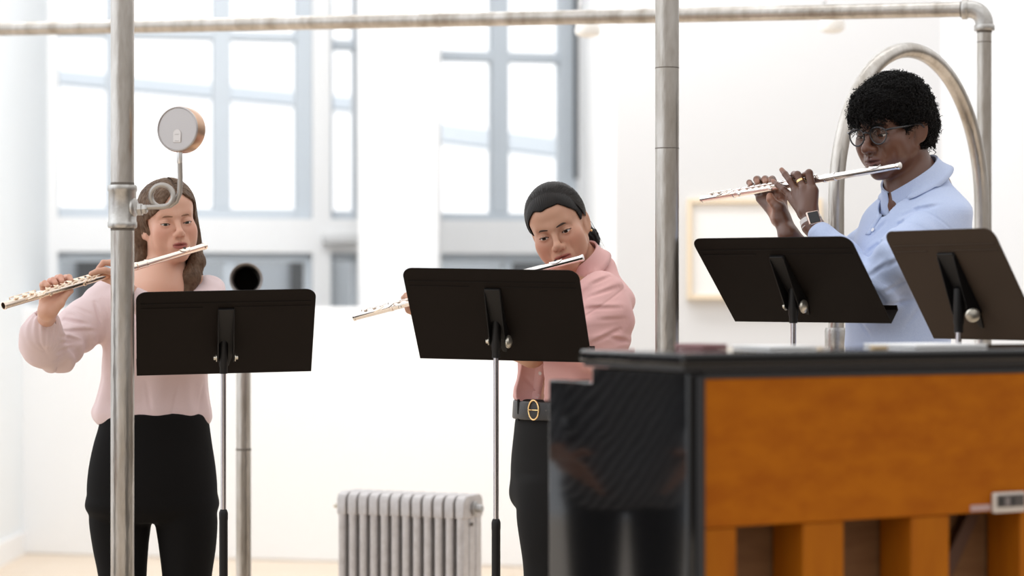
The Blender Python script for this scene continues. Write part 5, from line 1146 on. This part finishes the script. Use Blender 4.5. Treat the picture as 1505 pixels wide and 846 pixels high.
# ================================================================== listener standing just left of the view, mirrored in the piano's side
def person_mirrored():
    x0, y0 = -1.72, 5.34; root = empty('person', (x0, y0, 0), 'person in a dark striped shirt, mirrored in the glossy black side of the piano', 'person')
    V3 = lambda x, y, z: np.array((x0+x, y0+y, z), f32); yw = math.radians(55)
    H = Head(V3(0.02, -.02, 1.60), 55, 5, 0, 1.0, {}); c, s = math.cos(yw), math.sin(yw)
    P = lambda l, f_, z: V3(l*c+f_*s, l*s-f_*c, z)      # l: to the person's left, f_: forwards
    arms = []
    for k in (-1, 1): arms += chain([P(.17*k, 0, 1.39), P(.24*k, -.02, 1.10), P(.21*k, .14, .93), P(.18*k, .20, .90)], [.045, .038, .027, .022])
    core = Grp([(P(0, -.01, 1.45), P(0, 0, .95), .06, .10), (P(-.09, 0, .9), P(-.10, 0, .1), .06, .035), (P(.09, 0, .9), P(.10, 0, .1), .06, .035), (P(-.16, 0, 1.39), P(.16, 0, 1.39), .05, .05)], .04)
    hands = []
    for k in (-1, 1):
        w_ = P(.18*k, .20, .90); fs = []
        for j in range(4):
            b = P((.165-.012*j)*k+.0*k, .245+.006*(1.5-abs(j-1.5)), .905-.018*j); fs.append(([b, b+P(-.01*k, .035, 0)-V3(0, 0, 0), b+P(-.03*k, .055, -.012)-V3(0, 0, 0), b+P(-.045*k, .05, -.03)-V3(0, 0, 0)], [.009, .0085, .0078, .0065]))
        t = P(.155*k, .215, .92); fs.append(([t, t+P(-.02*k, .025, .012)-V3(0, 0, 0), t+P(-.035*k, .045, .008)-V3(0, 0, 0)], [.011, .0095, .008]))
        hands.append(Hand([(w_, P(.165*k, .245, .905), .021, .014), (w_, P(.15*k, .25, .87), .021, .014), (w_, P(.158*k, .25, .888), .022, .015)], fs))
    neck = Grp([(H.wld((0, .03, -.045))[0], P(0, -.01, 1.45), .05, .055)], .02)
    skin = union([H.sdf, neck, Grp(arms, .015), core], .022); full = lambda Q: smin(smin(skin(Q), hands[0](Q), .012), hands[1](Q), .012)
    V, Q, N = sparse_mesh(full, (x0-.4, y0-.4, .05), (x0+.45, y0+.45, 1.76), .004); mesh_obj('body', V, Q, N, M_sk[0], root, face_cols(H, V, (.50, .27, .19), (.34, .11, .09), (.52, .21, .15)))
    eyes(H, root, (.04, .03, .02, 1))
    rr = dense([(z, x0, y0, a, b, yw) for z, a, b in ((.76, .175, .125), (.80, .185, .135), (.95, .175, .13), (1.15, .165, .12), (1.30, .185, .12), (1.40, .175, .09), (1.45, .10, .075), (1.47, .07, .06))], 50)
    sl = Grp([q for k in (-1, 1) for q in chain([P(.17*k, 0, 1.39), P(.24*k, -.02, 1.10), P(.215*k, .12, .945)], [.068, .058, .042])], .02)
    def shirt(Q):
        d, an, z = loft(Q, rr); d = smin(d, sl(Q), .03); return d+.005*np.sin(an*5+z*22+vn(Q*5)*3)*.7+.002*vn(Q*20)
    m = mat('dark_striped_cotton', (.012, .013, .016, 1), .8, spec=.1); nt = m.node_tree
    wv = nt.nodes.new('ShaderNodeTexWave'); wv.bands_direction = 'DIAGONAL'; wv.inputs['Scale'].default_value = 14; wv.inputs['Distortion'].default_value = 2.5; wv.inputs['Detail'].default_value = 1
    rp = nt.nodes.new('ShaderNodeValToRGB'); rp.color_ramp.elements[0].position = .55; rp.color_ramp.elements[1].position = .75; rp.color_ramp.elements[0].color = (.012, .013, .016, 1); rp.color_ramp.elements[1].color = (.42, .43, .46, 1)
    tc = [n for n in nt.nodes if n.type == 'TEX_COORD'][0]; nt.links.new(tc.outputs['Object'], wv.inputs['Vector']); nt.links.new(wv.outputs['Fac'], rp.inputs[0]); nt.links.new(rp.outputs[0], nt.nodes['Principled BSDF'].inputs['Base Color'])
    V, Q, N = sparse_mesh(shirt, (x0-.45, y0-.45, .7), (x0+.5, y0+.5, 1.55), .006); mesh_obj('shirt', V, Q, N, m, root)
    lg = lambda l: [(z, CX+0, a, 0, 0) for z, a in ()]
    L_ = [dense([(z, P(k*.09, 0, 0)[0], P(k*.09, 0, 0)[1], a, a, 0) for z, a in ((.05, .06), (.45, .068), (.75, .085), (.9, .09))], 30) for k in (-1, 1)]
    pel = dense([(.78, x0, y0, .17, .12, yw), (.9, x0, y0, .16, .115, yw), (1.0, x0, y0, .14, .10, yw)], 20)
    tr = lambda Q: smin(smin(loft(Q, L_[0])[0], loft(Q, L_[1])[0], .012), loft(Q, pel)[0], .03)
    V, Q, N = sparse_mesh(tr, (x0-.3, y0-.3, .02), (x0+.3, y0+.3, 1.05), .008); mesh_obj('trousers', V, Q, N, M_blk_tr, root)
    shoes(root, [tuple(P(.09*k, 0, 0)[:2]) for k in (-1, 1)], yw, M_shoe)
    cap = hair_cap(H, .011, lambda z, x: np.clip(.066-.4*np.maximum(z-.03, 0), .002, .08), lambda x: .068+0*x, groove=lambda v: .002*vn(v*80))
    V, Q, N = sparse_mesh(cap, H.c-A3(.2, .2, .2), H.c+A3(.2, .2, .2), .005); mesh_obj('hair', V, Q, N, MATS['dark_brown_hair'], root)
person_mirrored()
# ------------------------------------------------------------------ light
sc = bpy.context.scene
w = bpy.data.worlds.new('world'); sc.world = w; w.use_nodes = True; nt = w.node_tree; N = nt.nodes; Lk = nt.links
bg = N['Background']; tc = N.new('ShaderNodeTexCoord'); sp = N.new('ShaderNodeSeparateXYZ'); Lk.new(tc.outputs['Generated'], sp.inputs[0])
def ramp(src, a, b, ca, cb):
    mr = N.new('ShaderNodeMapRange'); mr.inputs[1].default_value = a; mr.inputs[2].default_value = b; Lk.new(src, mr.inputs[0])
    mx = N.new('ShaderNodeMix'); mx.data_type = 'RGBA'; Lk.new(mr.outputs[0], mx.inputs[0]); mx.inputs[6].default_value = ca; mx.inputs[7].default_value = cb; return mx.outputs[2]
def mul(a, b):
    mx = N.new('ShaderNodeMix'); mx.data_type = 'RGBA'; mx.blend_type = 'MULTIPLY'; mx.inputs[0].default_value = 1; Lk.new(a, mx.inputs[6]); Lk.new(b, mx.inputs[7]); return mx.outputs[2]
def addc(a, b):
    mx = N.new('ShaderNodeMix'); mx.data_type = 'RGBA'; mx.blend_type = 'ADD'; mx.inputs[0].default_value = 1; Lk.new(a, mx.inputs[6]); Lk.new(b, mx.inputs[7]); return mx.outputs[2]
hall = ramp(sp.outputs[2], -.02, .45, (.27, .24, .215, 1), (1.38, 1.38, 1.38, 1))      # the hall behind the camera: dim low down, bright high up
win = ramp(sp.outputs[1], .74, .95, (0, 0, 0, 1), (1.2, 1.23, 1.26, 1))              # daylight outside the windows
left = ramp(sp.outputs[0], -.92, -.35, (1.15, 1.25, 1.36, 1), (0, 0, 0, 1))           # daylight from the left
tot = addc(addc(hall, win), left); Lk.new(tot, bg.inputs['Color']); bg.inputs['Strength'].default_value = .75
sc.view_settings.view_transform = 'Standard'; sc.view_settings.look = 'None'; sc.view_settings.exposure = 0.3; sc.view_settings.gamma = 1
sc.cycles.use_denoising = True
sc.cycles.max_bounces = 8; sc.cycles.transparent_max_bounces = 12

def wash(loc, aim, sx, sy, power, name):
    l = bpy.data.lights.new(name, 'AREA'); l.shape = 'RECTANGLE'; l.size = sx; l.size_y = sy; l.energy = power; l.color = (.97, .985, 1)
    o = bpy.data.objects.new(name, l); C.objects.link(o); o.location = loc
    o.rotation_euler = (Vector(aim)-Vector(loc)).to_track_quat('-Z', 'Y').to_euler(); return o
wash((-1.2, 8.6, 4.3), (-1.2, 12.2, 1.2), 4.5, .6, 108, 'added_wall_fill')  # added fill that whitens the back wall, no fixture of the room
wash((1.3, 7.0, 4.3), (1.2, 9.6, 1.4), 2.5, .6, 12, 'added_wall_fill')  # weaker added fill for the right wall
wash((-1, 15.2, 7), (-1, 20, 1), 9, 2, 330, 'daylight_outside')
